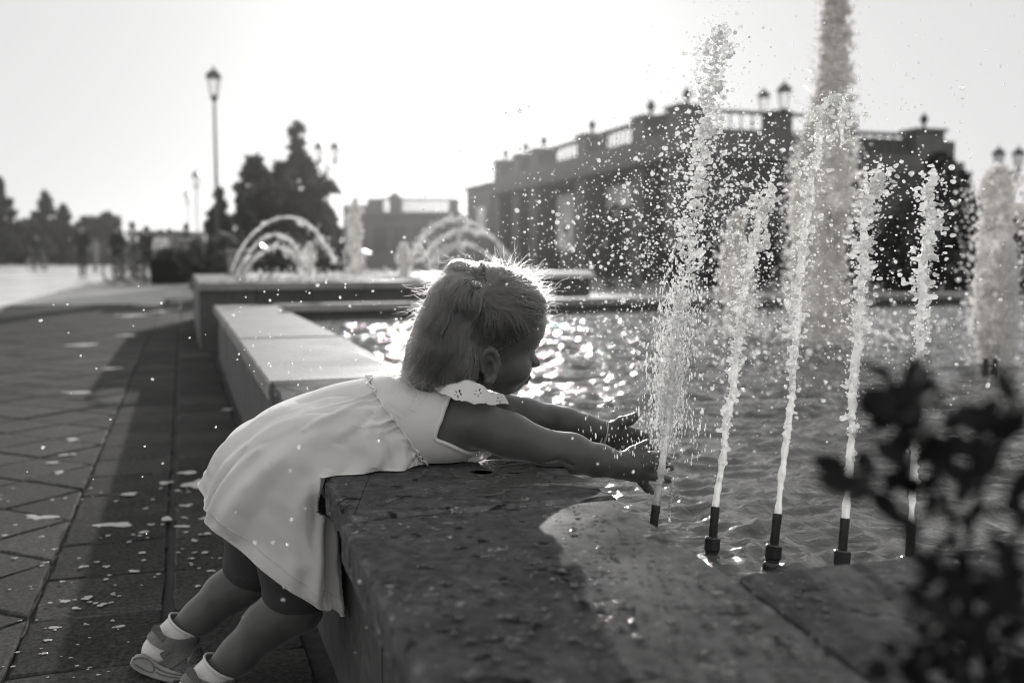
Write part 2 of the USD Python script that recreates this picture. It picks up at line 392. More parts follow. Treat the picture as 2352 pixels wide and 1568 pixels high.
basin.part('wall_panel', rough_slab(ccw(ab_rect(0.50, 0.765, 0.51, 6.6)), -0.03, RIM - 0.047, 0.003, 0.2, 0.001, seed), M_WALL)
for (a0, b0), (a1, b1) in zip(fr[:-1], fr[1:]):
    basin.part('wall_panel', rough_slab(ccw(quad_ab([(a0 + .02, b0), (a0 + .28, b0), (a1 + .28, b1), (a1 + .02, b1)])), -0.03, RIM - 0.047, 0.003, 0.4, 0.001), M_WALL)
basin.part('basin_floor', sheet(0.5, 7.0, 0.3, 6.7, 0.004), M_SOIL)

# ---- upper basin
UP = 0.455
ub = Thing('raised_basin', 'higher stone basin with brimming water and arching jets behind the first pool', 'fountain basin')
B1 = 2.35
ua = lambda b: 6.96 + 0.079 * (b - .1)
for i in range(6):
    b0, b1 = .1 + (B1 - .1) * i / 6, .1 + (B1 - .1) * (i + 1) / 6
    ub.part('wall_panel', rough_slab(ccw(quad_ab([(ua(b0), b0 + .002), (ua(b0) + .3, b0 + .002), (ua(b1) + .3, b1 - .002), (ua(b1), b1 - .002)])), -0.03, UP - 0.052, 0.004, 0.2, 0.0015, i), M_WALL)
    ub.part('coping_slab', rough_slab(ccw(quad_ab([(ua(b0) - .02, b0 + .002), (ua(b0) + .33, b0 + .002), (ua(b1) + .33, b1 - .002), (ua(b1) - .02, b1 - .002)])), UP - 0.05, UP, 0.006, 0.2, 0.002, i + 50), M_RIMPALE)
for i in range(4):
    a0, a1 = 7.31 + i * .78, 7.31 + (i + 1) * .78
    for bb in (.1, B1 - .3):
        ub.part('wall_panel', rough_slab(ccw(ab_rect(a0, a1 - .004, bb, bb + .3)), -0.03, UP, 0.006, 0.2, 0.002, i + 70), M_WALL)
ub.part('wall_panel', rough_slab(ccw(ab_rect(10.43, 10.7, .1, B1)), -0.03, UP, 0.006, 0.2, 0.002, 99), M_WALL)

# ---- water
M_WATER = look('pool_water', {
    'g': ('geometry', {}), 'mp': ('mapping', {'scale': (1.0, 0.75, 1.0)}),
    'n': ('noise_texture', {'scale': 26.0, 'detail': 5.0, 'roughness': 0.55, 'distortion': 0.8}),
    'b': ('bump', {'strength': 0.55, 'distance': 0.010}),
    'p': ('principled_bsdf', {'base_color': (0.055, 0.0543, 0.053), 'roughness': 0.07, 'ior': 1.33, 'specular_ior_level': 0.5})},
    [('g.position', 'mp.vector'), ('mp.vector', 'n.vector'), ('n.fac', 'b.height'), ('b.normal', 'p.normal')])
def water_grid(a, b, z, amp, far_amp, rings=()):
    Aa, Bb = np.meshgrid(a, b, indexing='ij')
    P = pool(Aa, Bb, 0 * Aa)
    q = P.copy()
    w = np.zeros(Aa.shape)
    dist = np.clip((Aa - a[0]) / 3.5, 0, 1)
    warp = meshkit.fbm(np.stack([P[..., 0] * 4, P[..., 1] * 4, 0 * Aa], -1), 2, seed=3) - .5
    for sx, sy, am, sd in ((4, 7, 0.8, 1), (9, 16, 0.85, 2), (16, 30, 0.70, 5), (30, 52, 0.34, 8)):
        t = meshkit.noise(np.stack([P[..., 0] * sx + 2.5 * warp, P[..., 1] * sy + 1.5 * warp, 0 * Aa + sd * 3.7], -1), seed=sd)
        w += am * (1 - np.abs(2 * t - 1) - .5)
    w = w * (amp + (far_amp - amp) * dist)
    for (x, y, am, wl, dec) in rings:
        r = np.hypot(P[..., 0] - x, P[..., 1] - y)
        w += am * np.cos(2 * math.pi * r / wl + 3 * warp) * np.exp(-r / dec)
    P[..., 2] = z + w
    return P.reshape(-1, 3), grid_faces(len(a), len(b))
a_ax = np.r_[np.arange(0.76, 2.6, 0.008), np.arange(2.6, 6.75, 0.016)]
b_ax = np.r_[np.arange(0.44, 2.2, 0.009), np.arange(2.2, 6.6, 0.02)]
RINGS = [(*(at_z(vx, 1310, WATER)[:2]), 0.0035, 0.045, 0.09) for vx in (1640, 1780, 1935)] + [(*(at_z(vx, vy, WATER)[:2]), 0.002, 0.03, 0.06) for vx, vy in ((1870, 1170), (2330, 1120), (1560, 1230), (2260, 1190), (1700, 1230))]
single('water', water_grid(a_ax, b_ax, WATER, 0.018, 0.034, RINGS), M_WATER, kind='structure', smooth=True)
single('water', water_grid(np.arange(7.25, 10.45, .03), np.arange(.36, B1 - .28, .03), UP - 0.012, 0.004, 0.004), M_WATER, kind='structure', smooth=True)

# ---- puddles and splashes on the paving
M_PUDDLE = look('pale_splash', {'g': ('geometry', {}), 'n': ('noise_texture', {'scale': 30.0, 'detail': 2.0}), 'b': ('bump', {'strength': 0.15, 'distance': 0.002}),
    'p': ('principled_bsdf', {'base_color': (0.33, 0.325, 0.318), 'roughness': 0.4, 'specular_ior_level': 0.5})},
    [('g.position', 'n.vector'), ('n.fac', 'b.height'), ('b.normal', 'p.normal')])
def puddle(cx, cy, rx, ry, z, seed, h=0.0007):
    r = np.random.default_rng(seed); n = 22
    t = np.linspace(0, 2 * math.pi, n, endpoint=False)
    rad = 1 + sum(r.normal(0, .36 / k ** .55) * np.cos(k * t + r.uniform(0, 6.28)) for k in range(1, 6))
    rad = np.clip(rad, .25, 2)
    c, s = np.cos(-AX), np.sin(-AX)
    rings = []
    for q, zz in ((1.0, 0.0), (.93, h * .75), (.8, h), (0.35, h)):
        x, y = rx * rad * q * np.cos(t), ry * rad * q * np.sin(t)
        rings.append(np.c_[cx + x, cy + y, np.full(n, z + zz)])
    v = np.vstack(rings + [np.array([[cx, cy, z + h]])])
    f = []
    for k2 in range(3):
        i = np.arange(n); j = (i + 1) % n
        f += [np.c_[k2 * n + i, k2 * n + j, (k2 + 1) * n + j], np.c_[k2 * n + i, (k2 + 1) * n + j, (k2 + 1) * n + i]]
    i = np.arange(n); f.append(np.c_[3 * n + i, 3 * n + (i + 1) % n, np.full(n, 4 * n)])
    return v, np.vstack(f)
pud = []
def pv_at(vx, vy, wpx, hpx, sd):
    p = at_z(vx, vy, 0.002); q = at_z(vx + wpx / 2, vy, 0.002); r_ = at_z(vx, vy - hpx / 2, 0.002)
    pud.append(puddle(p[0], p[1], abs(q[0] - p[0]) * .72, abs(r_[1] - p[1]) * .62, 0.0022, sd))
spots = [(455, 1110, 70, 34), (430, 1085, 55, 12), (380, 1108, 40, 10), (300, 1132, 40, 10), (85, 1187, 75, 18), (270, 1203, 110, 16), (160, 1043, 35, 8), (120, 1062, 40, 8), (140, 1085, 30, 8),
         (165, 1010, 40, 10), (330, 1222, 30, 8), (420, 1208, 40, 10), (470, 1190, 30, 10), (505, 1212, 40, 12), (385, 1190, 40, 12), (480, 1225, 22, 8), (445, 1240, 20, 6), (190, 1300, 22, 7), (245, 1300, 20, 7),
         (150, 1380, 30, 10), (200, 1372, 34, 12), (235, 1388, 28, 10), (175, 1397, 24, 8), (110, 1470, 26, 8), (130, 1440, 30, 9), (100, 1500, 22, 8), (270, 1440, 30, 10), (310, 1310, 40, 6), (330, 1268, 24, 6), (470, 1268, 20, 8),
         (490, 1310, 24, 6), (455, 1345, 20, 7), (525, 940, 30, 8), (400, 672, 90, 7), (430, 690, 70, 6), (330, 700, 60, 6), (290, 725, 80, 7), (370, 715, 50, 5), (200, 790, 80, 9), (290, 770, 60, 6), (180, 900, 90, 8), (260, 845, 60, 6), (430, 1160, 36, 8)]
for i, s_ in enumerate(spots): pv_at(*s_, i)
r_ = np.random.default_rng(5)
for i in range(120):
    vx, vy = r_.uniform(0, 520), r_.uniform(1120, 1560)
    w_ = r_.uniform(5, 16); pv_at(vx, vy, w_, w_ * .33, 1000 + i)
single('splash_marks', cat(pud), M_PUDDLE, label='pale splash marks spattered over the dark paving slabs', cat='splash marks', kind='stuff', smooth=True)
rp = []
for i in range(800):
    vx, vy = r_.uniform(820, 1900), r_.uniform(1150, 1560)
    p = at_z(vx, vy, RIM)
    a_, b_ = p @ PA, p @ PB
    if not (0.5 < a_ < 2.3 and 0.19 < b_ < 0.45 + (0.3 if a_ < .75 else 0)): continue
    s_ = r_.uniform(.0008, .0026) if i % 8 else r_.uniform(.0026, .0045)
    rp.append(puddle(p[0], p[1], s_, s_ * r_.uniform(.6, 1), RIM + 0.0012, 3000 + i, s_ * .28))
for vx, vy, w_, h_ in ((1130, 1085, 150, 30), (1210, 1100, 130, 26), (1330, 1108, 150, 26), (1150, 1130, 90, 22), (1050, 1090, 110, 14), (1180, 1150, 60, 18)):
    p = at_z(vx, vy, RIM); q = at_z(vx + w_ / 2, vy, RIM); u_ = at_z(vx, vy - h_ / 2, RIM)
    rp.append(puddle(p[0], p[1], q[0] - p[0], u_[1] - p[1], RIM + 0.0014, int(vx), 0.0018))
M_FILM = look('water_film', {'g': ('geometry', {}), 'n': ('noise_texture', {'scale': 90.0, 'detail': 3.0, 'distortion': 1.0}), 'b': ('bump', {'strength': 0.5, 'distance': 0.003}),
    'p': ('principled_bsdf', {'base_color': (0.03, 0.03, 0.029), 'roughness': 0.08, 'ior': 1.33, 'specular_ior_level': 0.5})},
    [('g.position', 'n.vector'), ('n.fac', 'b.height'), ('b.normal', 'p.normal')])
single('puddles', cat(rp), M_FILM, label='water beads and wet film lying on the stone coping under the child', cat='puddle', kind='stuff', smooth=True)
# ================================================================== buildings, trees, lamps, people far off
fr_ = np.random.default_rng(31)
def far_z(vy, y): return CAM_H + (HORIZON - vy) * PX / FPX * y
# ---- terrace building: long front along the basin's direction, shorter front to the right
tb = Thing('terrace_building', 'dark terrace building with pillared roof balustrade beyond the jets', 'building')
def block(a0, a1, b0, b1, z0, z1, name, mat=M_BUILD, **k):
    w = ccw(ab_rect(a0, a1, b0, b1)); n = 4
    v = np.vstack([np.c_[w, np.full(4, z0)], np.c_[w, np.full(4, z1)]])
    f = np.array([[0, 1, 5], [0, 5, 4], [1, 2, 6], [1, 6, 5], [2, 3, 7], [2, 7, 6], [3, 0, 4], [3, 4, 7], [4, 5, 6], [4, 6, 7], [3, 2, 1], [3, 1, 0]])
    return (v, f) if name is None else tb.part(name, (v, f), mat, **k)
BF = 12.7
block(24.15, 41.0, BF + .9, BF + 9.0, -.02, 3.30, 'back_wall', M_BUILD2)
block(23.9, 41.2, BF - .25, BF + 9.2, 3.30, 3.42, 'cornice', M_BUILD)
block(24.1, 41.0, BF, BF + 9.0, 3.42, 4.04, 'roof_slab', M_BUILD)
for a in (24.6, 26.8, 31.2, 35.9, 38.0, 40.6):
    block(a - .42, a + .42, BF, BF + .84, -.02, 3.298, 'column', M_BUILD)
    block(a - .40, a + .40, BF + .03, BF + .83, 4.042, 4.66, 'roof_pillar', M_BUILD)
    p_ = block(a - .47, a + .47, BF - .05, BF + .89, 4.662, 4.74, 'pillar_cap', M_BUILD)
    c_ = pool(a, BF + .43, 4.74)
    tb.part('finial', lathe([(.001, 4.74), (.05, 4.745), (.05, 4.9), (.13, 5.0), (.13, 5.08), (.03, 5.22), (.001, 5.26)], 8, center=(c_[0], c_[1], 0)), M_BUILD2, smooth=True)
pils = [24.6, 26.8, 31.2, 35.9, 38.0, 40.6]
def balusters(a0, a1, fixed, along, z0=4.042, z1=4.56):
    n = max(2, int((a1 - a0) / .30)); out = []
    for k in range(n):
        c = a0 + (k + .5) * (a1 - a0) / n
        q = (c - .018, c + .018, fixed + .23, fixed + .27) if along else (fixed + .23, fixed + .27, c - .018, c + .018)
        out.append(block(*q, z0, z1, None))
    return cat(out)
for a0, a1 in zip(pils[:-1], pils[1:]):
    block(a0 + .41, a1 - .41, BF + .12, BF + .40, 4.562, 4.64, 'handrail', M_BUILD)
    tb.part('balusters', balusters(a0 + .42, a1 - .42, BF, True), M_BUILD, kind='stuff')
# openings and pale panels between the columns
for a0, a1, z0, z1 in ((27.4, 30.6, 2.25, 2.95), (31.9, 33.4, 2.0, 2.95), (33.6, 35.2, .9, 2.95), (36.6, 37.4, 2.1, 2.7)):
    block(a0, a1, BF + .70, BF + .78, z0, z1, 'pale_panel', M_PANEL)
# the front that faces the lens, in two heights
TR = lambda t: BF + t
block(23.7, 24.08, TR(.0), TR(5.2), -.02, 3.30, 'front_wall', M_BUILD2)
block(23.6, 24.09, TR(-.1), TR(5.25), 3.302, 4.04, 'front_band', M_BUILD)
for t in (2.9, 5.0):
    block(23.75, 24.35, TR(t - .3), TR(t + .3), 4.042, 4.62, 'roof_pillar', M_BUILD)
block(23.85, 24.05, TR(.9), TR(4.7), 4.50, 4.58, 'handrail', M_BUILD)
tb.part('balusters', balusters(TR(.9), TR(2.6), 23.75, False, 4.042, 4.498), M_BUILD, kind='stuff')
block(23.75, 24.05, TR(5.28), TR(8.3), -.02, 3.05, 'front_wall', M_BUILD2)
block(23.70, 24.06, TR(5.26), TR(8.35), 3.052, 3.55, 'front_band', M_BUILD)
block(23.75, 24.4, TR(7.35), TR(8.3), 3.552, 4.25, 'roof_pillar', M_BUILD)
block(23.68, 24.47, TR(7.28), TR(8.37), 4.252, 4.33, 'pillar_cap', M_BUILD)
block(23.85, 24.05, TR(5.3), TR(7.27), 4.10, 4.18, 'handrail', M_BUILD)
tb.part('balusters', balusters(TR(5.3), TR(7.2), 23.75, False, 3.552, 4.098), M_BUILD, kind='stuff')
c_ = pool(24.07, TR(7.83), 0)
tb.part('finial', lathe([(.001, 4.33), (.05, 4.335), (.05, 4.5), (.12, 4.58), (.12, 4.66), (.02, 4.8)], 8, center=(c_[0], c_[1], 0)), M_BUILD2, smooth=True)
for t0, t1 in ((.6, 2.3), (3.2, 4.7), (5.9, 7.0)):
    block(23.66, 23.695, TR(t0), TR(t1), .4, 2.5, 'doorway', M_BLACK)
# lower wing at the far end
block(41.25, 45.2, BF, BF + 8, -.02, 3.75, 'wing', M_BUILD)
block(41.25, 45.3, BF - .15, BF + 8.2, 3.752, 3.87, 'cornice', M_BUILD)
block(42.2, 43.4, BF - .03, BF - .003, 1.6, 2.9, 'window', M_PANEL)
# ---- second terrace building, straight ahead
t2 = Thing('terrace_building', 'smaller distant building with a roof gallery left of the child\'s head', 'building')
def b2(vx0, vx1, vy0, vy1, y, dep, name, mat=M_BUILD):
    p0, p1 = at_y(vx0, vy1, y), at_y(vx1, vy0, y)
    t2.part(name, box(p0[0], p1[0], y, y + dep, max(p0[2], -.02), p1[2]), mat)
Y2 = 58.0
b2(842, 1052, 494, 640, Y2, 12, 'wall', M_BUILD)
b2(836, 1058, 486, 493.6, Y2 - .3, 12.6, 'cornice', M_BUILD)
for x0, x1 in ((843, 870), (893, 918), (1030, 1051)): b2(x0, x1, 456, 485.6, Y2, 1.6, 'roof_pillar', M_BUILD)
b2(871, 1029, 455, 459, Y2 + .3, .5, 'handrail', M_BUILD)
for k in range(26):
    x0 = 872 + k * 6.1
    if 890 < x0 < 919: continue
    b2(x0, x0 + 2.2, 459.3, 485.6, Y2 + .4, .25, 'baluster', M_BUILD)
pa, pb_, pc = at_y(888, 455.6, Y2), at_y(924, 455.6, Y2), at_y(906, 440, Y2)
t2.part('pediment', (np.array([pa, pb_, pc, pa + [0, 1.6, 0], pb_ + [0, 1.6, 0], pc + [0, 1.6, 0]]), np.array([[0, 1, 2], [5, 4, 3], [0, 3, 4], [0, 4, 1], [1, 4, 5], [1, 5, 2], [2, 5, 3], [2, 3, 0]])), M_BUILD)
for x0 in (860, 905, 960, 1005): b2(x0, x0 + 26, 520, 575, Y2 - .06, .05, 'window', M_BLACK)
b2(790, 841, 470, 640, Y2 + 6, 6, 'side_tower', M_BUILD)
b2(1056, 1120, 528, 640, Y2 + 10, 8, 'side_wing', M_BUILD)
# ---- low pavilion far left
t3 = Thing('pavilion', 'low flat-roofed pavilion on the horizon behind the parked bicycles', 'building')
p0, p1 = at_y(318, 600, 95.), at_y(402, 530, 95.)
t3.part('wall', box(p0[0], p1[0], 95, 103, -.02, p1[2] - .55), M_BUILD2)
t3.part('roof', box(p0[0] - .8, p1[0] + .8, 94.2, 104, p1[2] - .545, p1[2]), M_BUILD2)
t3.part('side_wall', box(p0[0] - 8, p0[0] - .82, 96, 103, -.02, 2.3), M_BUILD2)
t3.part('side_wall', box(p1[0] + .82, p1[0] + 9, 96, 103, -.02, 2.4), M_BUILD2)

# ---- trees: trunk, limbs and many small leaf faces in clumps
def leaf_cards(n, centers, radii, size, r):
    w_ = np.asarray(radii) ** 1.8; i = r.choice(len(centers), n, p=w_ / w_.sum())
    d = r.normal(size=(n, 3)); d /= np.linalg.norm(d, axis=1, keepdims=True)
    p = centers[i] + d * (radii[i] * r.uniform(.25, 1.08, n) ** .5)[:, None]
    a = r.normal(size=(n, 3)); a /= np.linalg.norm(a, axis=1, keepdims=True)
    b = np.cross(a, r.normal(size=(n, 3))); b /= np.linalg.norm(b, axis=1, keepdims=True)
    s = (size * r.uniform(.6, 1.3, n))[:, None]
    v = np.stack([p - a * s, p + b * s * .5, p + a * s, p - b * s * .5], 1).reshape(-1, 3)
    k = np.arange(n)[:, None] * 4
    return v, k + np.array([[0, 1, 2, 3]])
def tree(name, vx, y, vtop, vbot, vw, label, shape='round', n=2600, size=.16, group=None, cat='tree', seed=0, base_z=-.02):
    r = np.random.default_rng(seed + 500)
    base = at_y(vx, HORIZON, y); base[2] = base_z
    zt, zb, w = far_z(vtop, y), far_z(vbot, y), vw * PX / FPX * y / 2
    t = Thing(name, label, cat, loc=base, group=group)
    h = zt - zb
    cs, rs = [], []
    for k in range(46):
        u = r.random() ** (.7 if shape == 'spire' else .9)
        prof = {'cone': (1 - u) ** .75 * (.35 + .65 * min(1, u * 7 + .45)), 'round': math.sqrt(max(0, 1 - (2 * u - 1) ** 2)) * .8 + .12, 'spire': float(np.interp(u, [0, .3, .6, .75, .86, .95, 1], [.8, 1, .86, .66, .42, .16, .05]))}[shape]
        an = r.uniform(0, 6.28); rr = w * prof * r.uniform(.25, 1.02)
        cs.append(base + [rr * math.cos(an), rr * math.sin(an), zb - base_z + u * h * .96]); rs.append(w * ((.13 if shape == 'round' else .04) + (.22 if shape == 'round' else .30) * prof) * r.uniform(.55, 1.3))
    cs.append(base + [0, 0, zt - base_z - .10 * h]); rs.append(w * {'round': .4, 'cone': .14, 'spire': .09}[shape])
    cs.append(base + [0, 0, zt - base_z - .04 * h]); rs.append(w * {'round': .3, 'cone': .08, 'spire': .05}[shape])
    cs, rs = np.array(cs), np.array(rs)
    t.part('crown', leaf_cards(n, cs, rs, size * 1.1, r), M_LEAFDARK)
    tr = [base, base + [0.05 * w, 0, max(.3, (zb - base_z)) * .6], base + [0, 0, zb - base_z + h * .35], base + [0, 0, zb - base_z + h * .8]]
    t.part('trunk', tube(spline(np.array(tr), 10), np.linspace(max(.10, w * .09), .03, 10), 7), M_BARK, smooth=True)
    for k in range(5):
        c = cs[r.integers(0, len(cs))]; s0 = np.array([base[0], base[1], zb + h * r.uniform(.1, .45)])
        t.part('limb', tube([s0, (s0 + c) / 2 + [0, 0, .08 * h], c], [.05, .035, .015], 5), M_BARK, smooth=True)
    return t
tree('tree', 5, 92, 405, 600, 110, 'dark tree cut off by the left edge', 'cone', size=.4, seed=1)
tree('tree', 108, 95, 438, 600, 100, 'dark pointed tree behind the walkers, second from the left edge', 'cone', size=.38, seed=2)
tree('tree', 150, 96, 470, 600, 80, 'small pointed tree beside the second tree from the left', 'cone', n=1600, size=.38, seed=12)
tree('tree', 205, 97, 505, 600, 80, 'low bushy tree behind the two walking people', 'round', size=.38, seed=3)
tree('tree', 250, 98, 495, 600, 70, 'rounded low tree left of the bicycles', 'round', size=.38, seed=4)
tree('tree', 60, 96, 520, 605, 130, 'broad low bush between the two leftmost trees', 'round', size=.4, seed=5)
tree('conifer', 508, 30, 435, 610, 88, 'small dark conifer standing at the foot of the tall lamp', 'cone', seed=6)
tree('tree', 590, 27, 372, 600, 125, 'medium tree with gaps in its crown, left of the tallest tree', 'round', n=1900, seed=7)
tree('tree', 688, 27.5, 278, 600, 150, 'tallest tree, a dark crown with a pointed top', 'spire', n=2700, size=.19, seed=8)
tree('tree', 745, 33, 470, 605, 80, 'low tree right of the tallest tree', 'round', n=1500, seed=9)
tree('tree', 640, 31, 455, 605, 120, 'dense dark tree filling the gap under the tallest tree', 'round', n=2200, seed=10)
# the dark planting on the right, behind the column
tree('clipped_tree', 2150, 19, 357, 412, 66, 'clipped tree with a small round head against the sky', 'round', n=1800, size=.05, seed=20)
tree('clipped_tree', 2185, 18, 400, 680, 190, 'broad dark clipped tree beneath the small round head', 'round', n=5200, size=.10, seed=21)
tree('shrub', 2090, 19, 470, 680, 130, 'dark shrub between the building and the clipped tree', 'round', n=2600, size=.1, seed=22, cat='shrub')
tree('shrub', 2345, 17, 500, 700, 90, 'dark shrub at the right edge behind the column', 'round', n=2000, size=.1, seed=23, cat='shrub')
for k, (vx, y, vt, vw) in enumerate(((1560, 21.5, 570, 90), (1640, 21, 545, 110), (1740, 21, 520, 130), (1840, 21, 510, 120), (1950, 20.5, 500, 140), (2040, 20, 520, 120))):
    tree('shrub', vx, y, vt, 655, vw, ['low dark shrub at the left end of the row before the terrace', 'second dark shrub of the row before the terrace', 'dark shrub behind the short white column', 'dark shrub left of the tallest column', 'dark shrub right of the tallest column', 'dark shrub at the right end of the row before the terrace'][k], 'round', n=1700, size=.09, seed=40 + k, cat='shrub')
def hedge(pts, w, h, label, seed, n=5000):
    r = np.random.default_rng(seed); P = spline(np.array(pts, float), 40)
    cs = P[r.integers(0, 40, 90)] + np.c_[r.uniform(-w, w, (90, 2)), r.uniform(.15 * h, .85 * h, 90)]
    hd = Thing('hedge', label, 'hedge', loc=P[20])
    hd.part('foliage', leaf_cards(n, cs, np.full(90, h * .3 + .15), .12, r), M_LEAFDARK)
    hd.part('core', tube(P + [0, 0, h * .42], h * .40, 8), M_LEAFDARK, smooth=True)
hedge([at_y(478, HORIZON, 15.5) * [1, 1, 0], at_y(540, HORIZON, 16.5) * [1, 1, 0], at_y(660, HORIZON, 18.) * [1, 1, 0], at_y(800, HORIZON, 20.) * [1, 1, 0]], .22, .80, 'low dark hedge behind the raised basin', 3)
hedge([at_y(-300, HORIZON, 92.) * [1, 1, 0], at_y(0, HORIZON, 94.) * [1, 1, 0], at_y(150, HORIZON, 98.) * [1, 1, 0], at_y(300, HORIZON, 110.) * [1, 1, 0]], 1.2, 2.6, 'long dark hedge at the far edge of the bright plaza', 4, 7000)
# ---- lamps
def lantern(t, p, s, parts):
    """A four-sided street lantern standing on p."""
    t.part('neck', lathe([(.02 * s, 0), (.05 * s, .03 * s), (.09 * s, .12 * s), (.10 * s, .16 * s)], 8, center=p), M_BLACK, smooth=True)
    t.part('glass', lathe([(.088 * s, .165 * s), (.165 * s, .58 * s)], 4, center=p, phase=math.pi / 4), M_LAMPGLASS)
    for k in range(4):
        a = math.pi / 4 + k * math.pi / 2; c, s_ = math.cos(a), math.sin(a)
        t.part('frame_bar', tube([p + np.array([.092 * s * c, .092 * s * s_, .16 * s]), p + np.array([.172 * s * c, .172 * s * s_, .585 * s])], .011 * s, 5), M_BLACK)
    t.part('roof', lathe([(.20 * s, .58 * s), (.205 * s, .60 * s), (.14 * s, .70 * s), (.06 * s, .76 * s), (.02 * s, .78 * s), (.02 * s, .85 * s), (.001, .87 * s)], 8, center=p, phase=math.pi / 8), M_BLACK, smooth=30)
def lamp(vx, vtop, y, heads, label, s=1.0, name='street_lamp', cat='street lamp'):
    base = at_y(vx, HORIZON, y); base[2] = -.01
    zt = far_z(vtop, y); t = Thing(name, label, cat, loc=base)
    ph = zt - (.87 if heads == 1 else .80) * s
    t.part('post', lathe([(.13, 0), (.13, .25), (.075, .32), (.06, .9), (.07, .95), (.045, 1.0), (.03, ph - .3), (.03, ph)], 10, center=base), M_BLACK, smooth=40)
    if heads == 1: lantern(t, np.array([base[0], base[1], ph]), s, t)
    else:
        for sg in (-1, 1):
            q = np.array([base[0] + sg * .30 * s, base[1], ph - .05])
            t.part('arm', tube(spline(np.array([[base[0], base[1], ph - .25], [base[0] + sg * .2 * s, base[1], ph - .22], [q[0], q[1], q[2]]]), 8), .018, 6), M_BLACK, smooth=True)
            lantern(t, q, s, t)
    return t
lamp(501, 160, 24.0, 1, 'tall lamp post with a single glass lantern above the plaza', 1.0)
lamp(755, 328, 34.0, 2, 'lamp post with twin lanterns right of the tallest tree', .9)
lamp(455, 393, 50.0, 1, 'slender distant lamp post left of the tall one', 1.1)
lamp(434, 440, 75.0, 1, 'faintest, farthest lamp post on the horizon', 1.2)
lamp(2307, 338, 26.0, 2, 'lamp post with twin lanterns at the right edge', .85)
for k, (vx, vb, y) in enumerate(((1753, 268, 27.6), (1800, 264, 27.2))):
    p = at_y(vx, vb, y); t = Thing('roof_lantern', ['left lantern standing on the terrace roof', 'right, taller lantern standing on the terrace roof'][k], 'lantern', loc=p)
    lantern(t, np.array(p) - [0, 0, .02], .95 + .15 * k, t)
# ---- people far away
M_CLOTH_D = grained('dark_clothes', 0.004, 0.009, 20, (0.8, 0.9), 0.1, 0.002)
M_CLOTH_G = grained('grey_clothes', 0.16, 0.22, 20, (0.8, 0.9), 0.1, 0.002)
M_CLOTH_W = grained('white_clothes', 0.55, 0.65, 20, (0.8, 0.9), 0.1, 0.002)
M_SKINF = plain('far_skin', 0.16, 0.6)
def hull_chain(js):
    """A continuous figure: spheres at joints, hulled bone by bone and joined."""
    import manifold3d as m3
    def sph(p, r): return m3.Manifold.sphere(float(r), 10).translate([float(q) for q in p])
    out = m3.Manifold()
    for a, b in js:
        out = out + m3.Manifold.batch_hull([sph(*a), sph(*b)])
    return out
def far_person(vx, vfeet, hgt, top, legs, label, stride=.22, seed=0, turn=0.0, name='person'):
    f0 = at_z(vx, vfeet, 0.0); s = hgt / 1.72; t = Thing(name, label, 'person', loc=f0)
    c, sn = math.cos(turn), math.sin(turn)
    P = lambda x, y, z: f0 + np.array([(x * c - y * sn) * s, (x * sn + y * c) * s, z * s])
    st = stride
    t.part('body', hull_chain([((P(0, 0, 1.45), .055 * s), (P(0, 0, 1.52), .055 * s)), ((P(0, 0, 1.57), .085 * s), (P(.015, 0, 1.62), .09 * s)),
        ((P(-.22, st * .3, 1.02), .035 * s), (P(-.22, st * .6, .84), .034 * s)), ((P(.22, -st * .3, 1.02), .035 * s), (P(.22, -st * .6, .84), .034 * s)),
        ((P(0, 0, 1.3), .1 * s), (P(0, 0, 1.45), .055 * s)), ((P(0, 0, 1.3), .1 * s), (P(0, 0, .9), .1 * s)), ((P(-.2, 0, 1.34), .04 * s), (P(.2, 0, 1.34), .04 * s)), ((P(-.21, 0, 1.34), .035 * s), (P(-.22, st * .3, 1.02), .03 * s)), ((P(.21, 0, 1.34), .035 * s), (P(.22, -st * .3, 1.02), .03 * s))]), M_SKINF, smooth=60)
    t.part('top', hull_chain([((P(-.14, 0, 1.38), .075 * s), (P(.14, 0, 1.38), .075 * s)), ((P(-.12, 0, 1.36), .09 * s), (P(-.09, 0, .92), .105 * s)), ((P(.12, 0, 1.36), .09 * s), (P(.09, 0, .92), .105 * s)), ((P(0, 0, 1.35), .1 * s), (P(0, 0, .92), .12 * s)),
        ((P(-.2, 0, 1.36), .055 * s), (P(-.235, st * .3, 1.05), .046 * s)), ((P(.2, 0, 1.36), .055 * s), (P(.235, -st * .3, 1.05), .046 * s))]), top, smooth=60)
    t.part('trousers', hull_chain([((P(-.09, 0, .92), .11 * s), (P(.09, 0, .92), .11 * s)), ((P(-.09, 0, .9), .09 * s), (P(-.09, st * .5, .5), .062 * s)), ((P(-.09, st * .5, .5), .062 * s), (P(-.09, st * .4, .1), .045 * s)),
        ((P(.09, 0, .9), .09 * s), (P(.09, -st * .4, .5), .062 * s)), ((P(.09, -st * .4, .5), .062 * s), (P(.09, -st, .12), .045 * s))]), legs, smooth=60)
    for sx, sy in ((-.09, st * .4), (.09, -st)):
        t.part('shoe', hull_chain([((P(sx, sy + .03, .05), .05 * s), (P(sx, sy - .15, .04), .04 * s))]), M_CLOTH_D, smooth=60)
    t.part('hair', hull_chain([((P(0, .03, 1.63), .092 * s), (P(0, .01, 1.66), .092 * s))]), M_CLOTH_D, smooth=60)
far_person(191, 634, 1.78, M_CLOTH_D, M_CLOTH_D, 'person in dark clothes walking across the bright plaza', .3, turn=.3)
far_person(222, 622, 1.62, M_CLOTH_G, M_CLOTH_G, 'person in pale grey clothes walking beside the dark-clad one', .2, turn=-.4)
far_person(1414, 660, 1.75, M_CLOTH_D, M_CLOTH_D, 'person in dark clothes standing beyond the spray, feet apart', .34, turn=1.2)
far_person(1300, 640, 1.6, M_CLOTH_W, M_CLOTH_G, 'person in a pale top standing before the terrace building', .15, turn=.5)
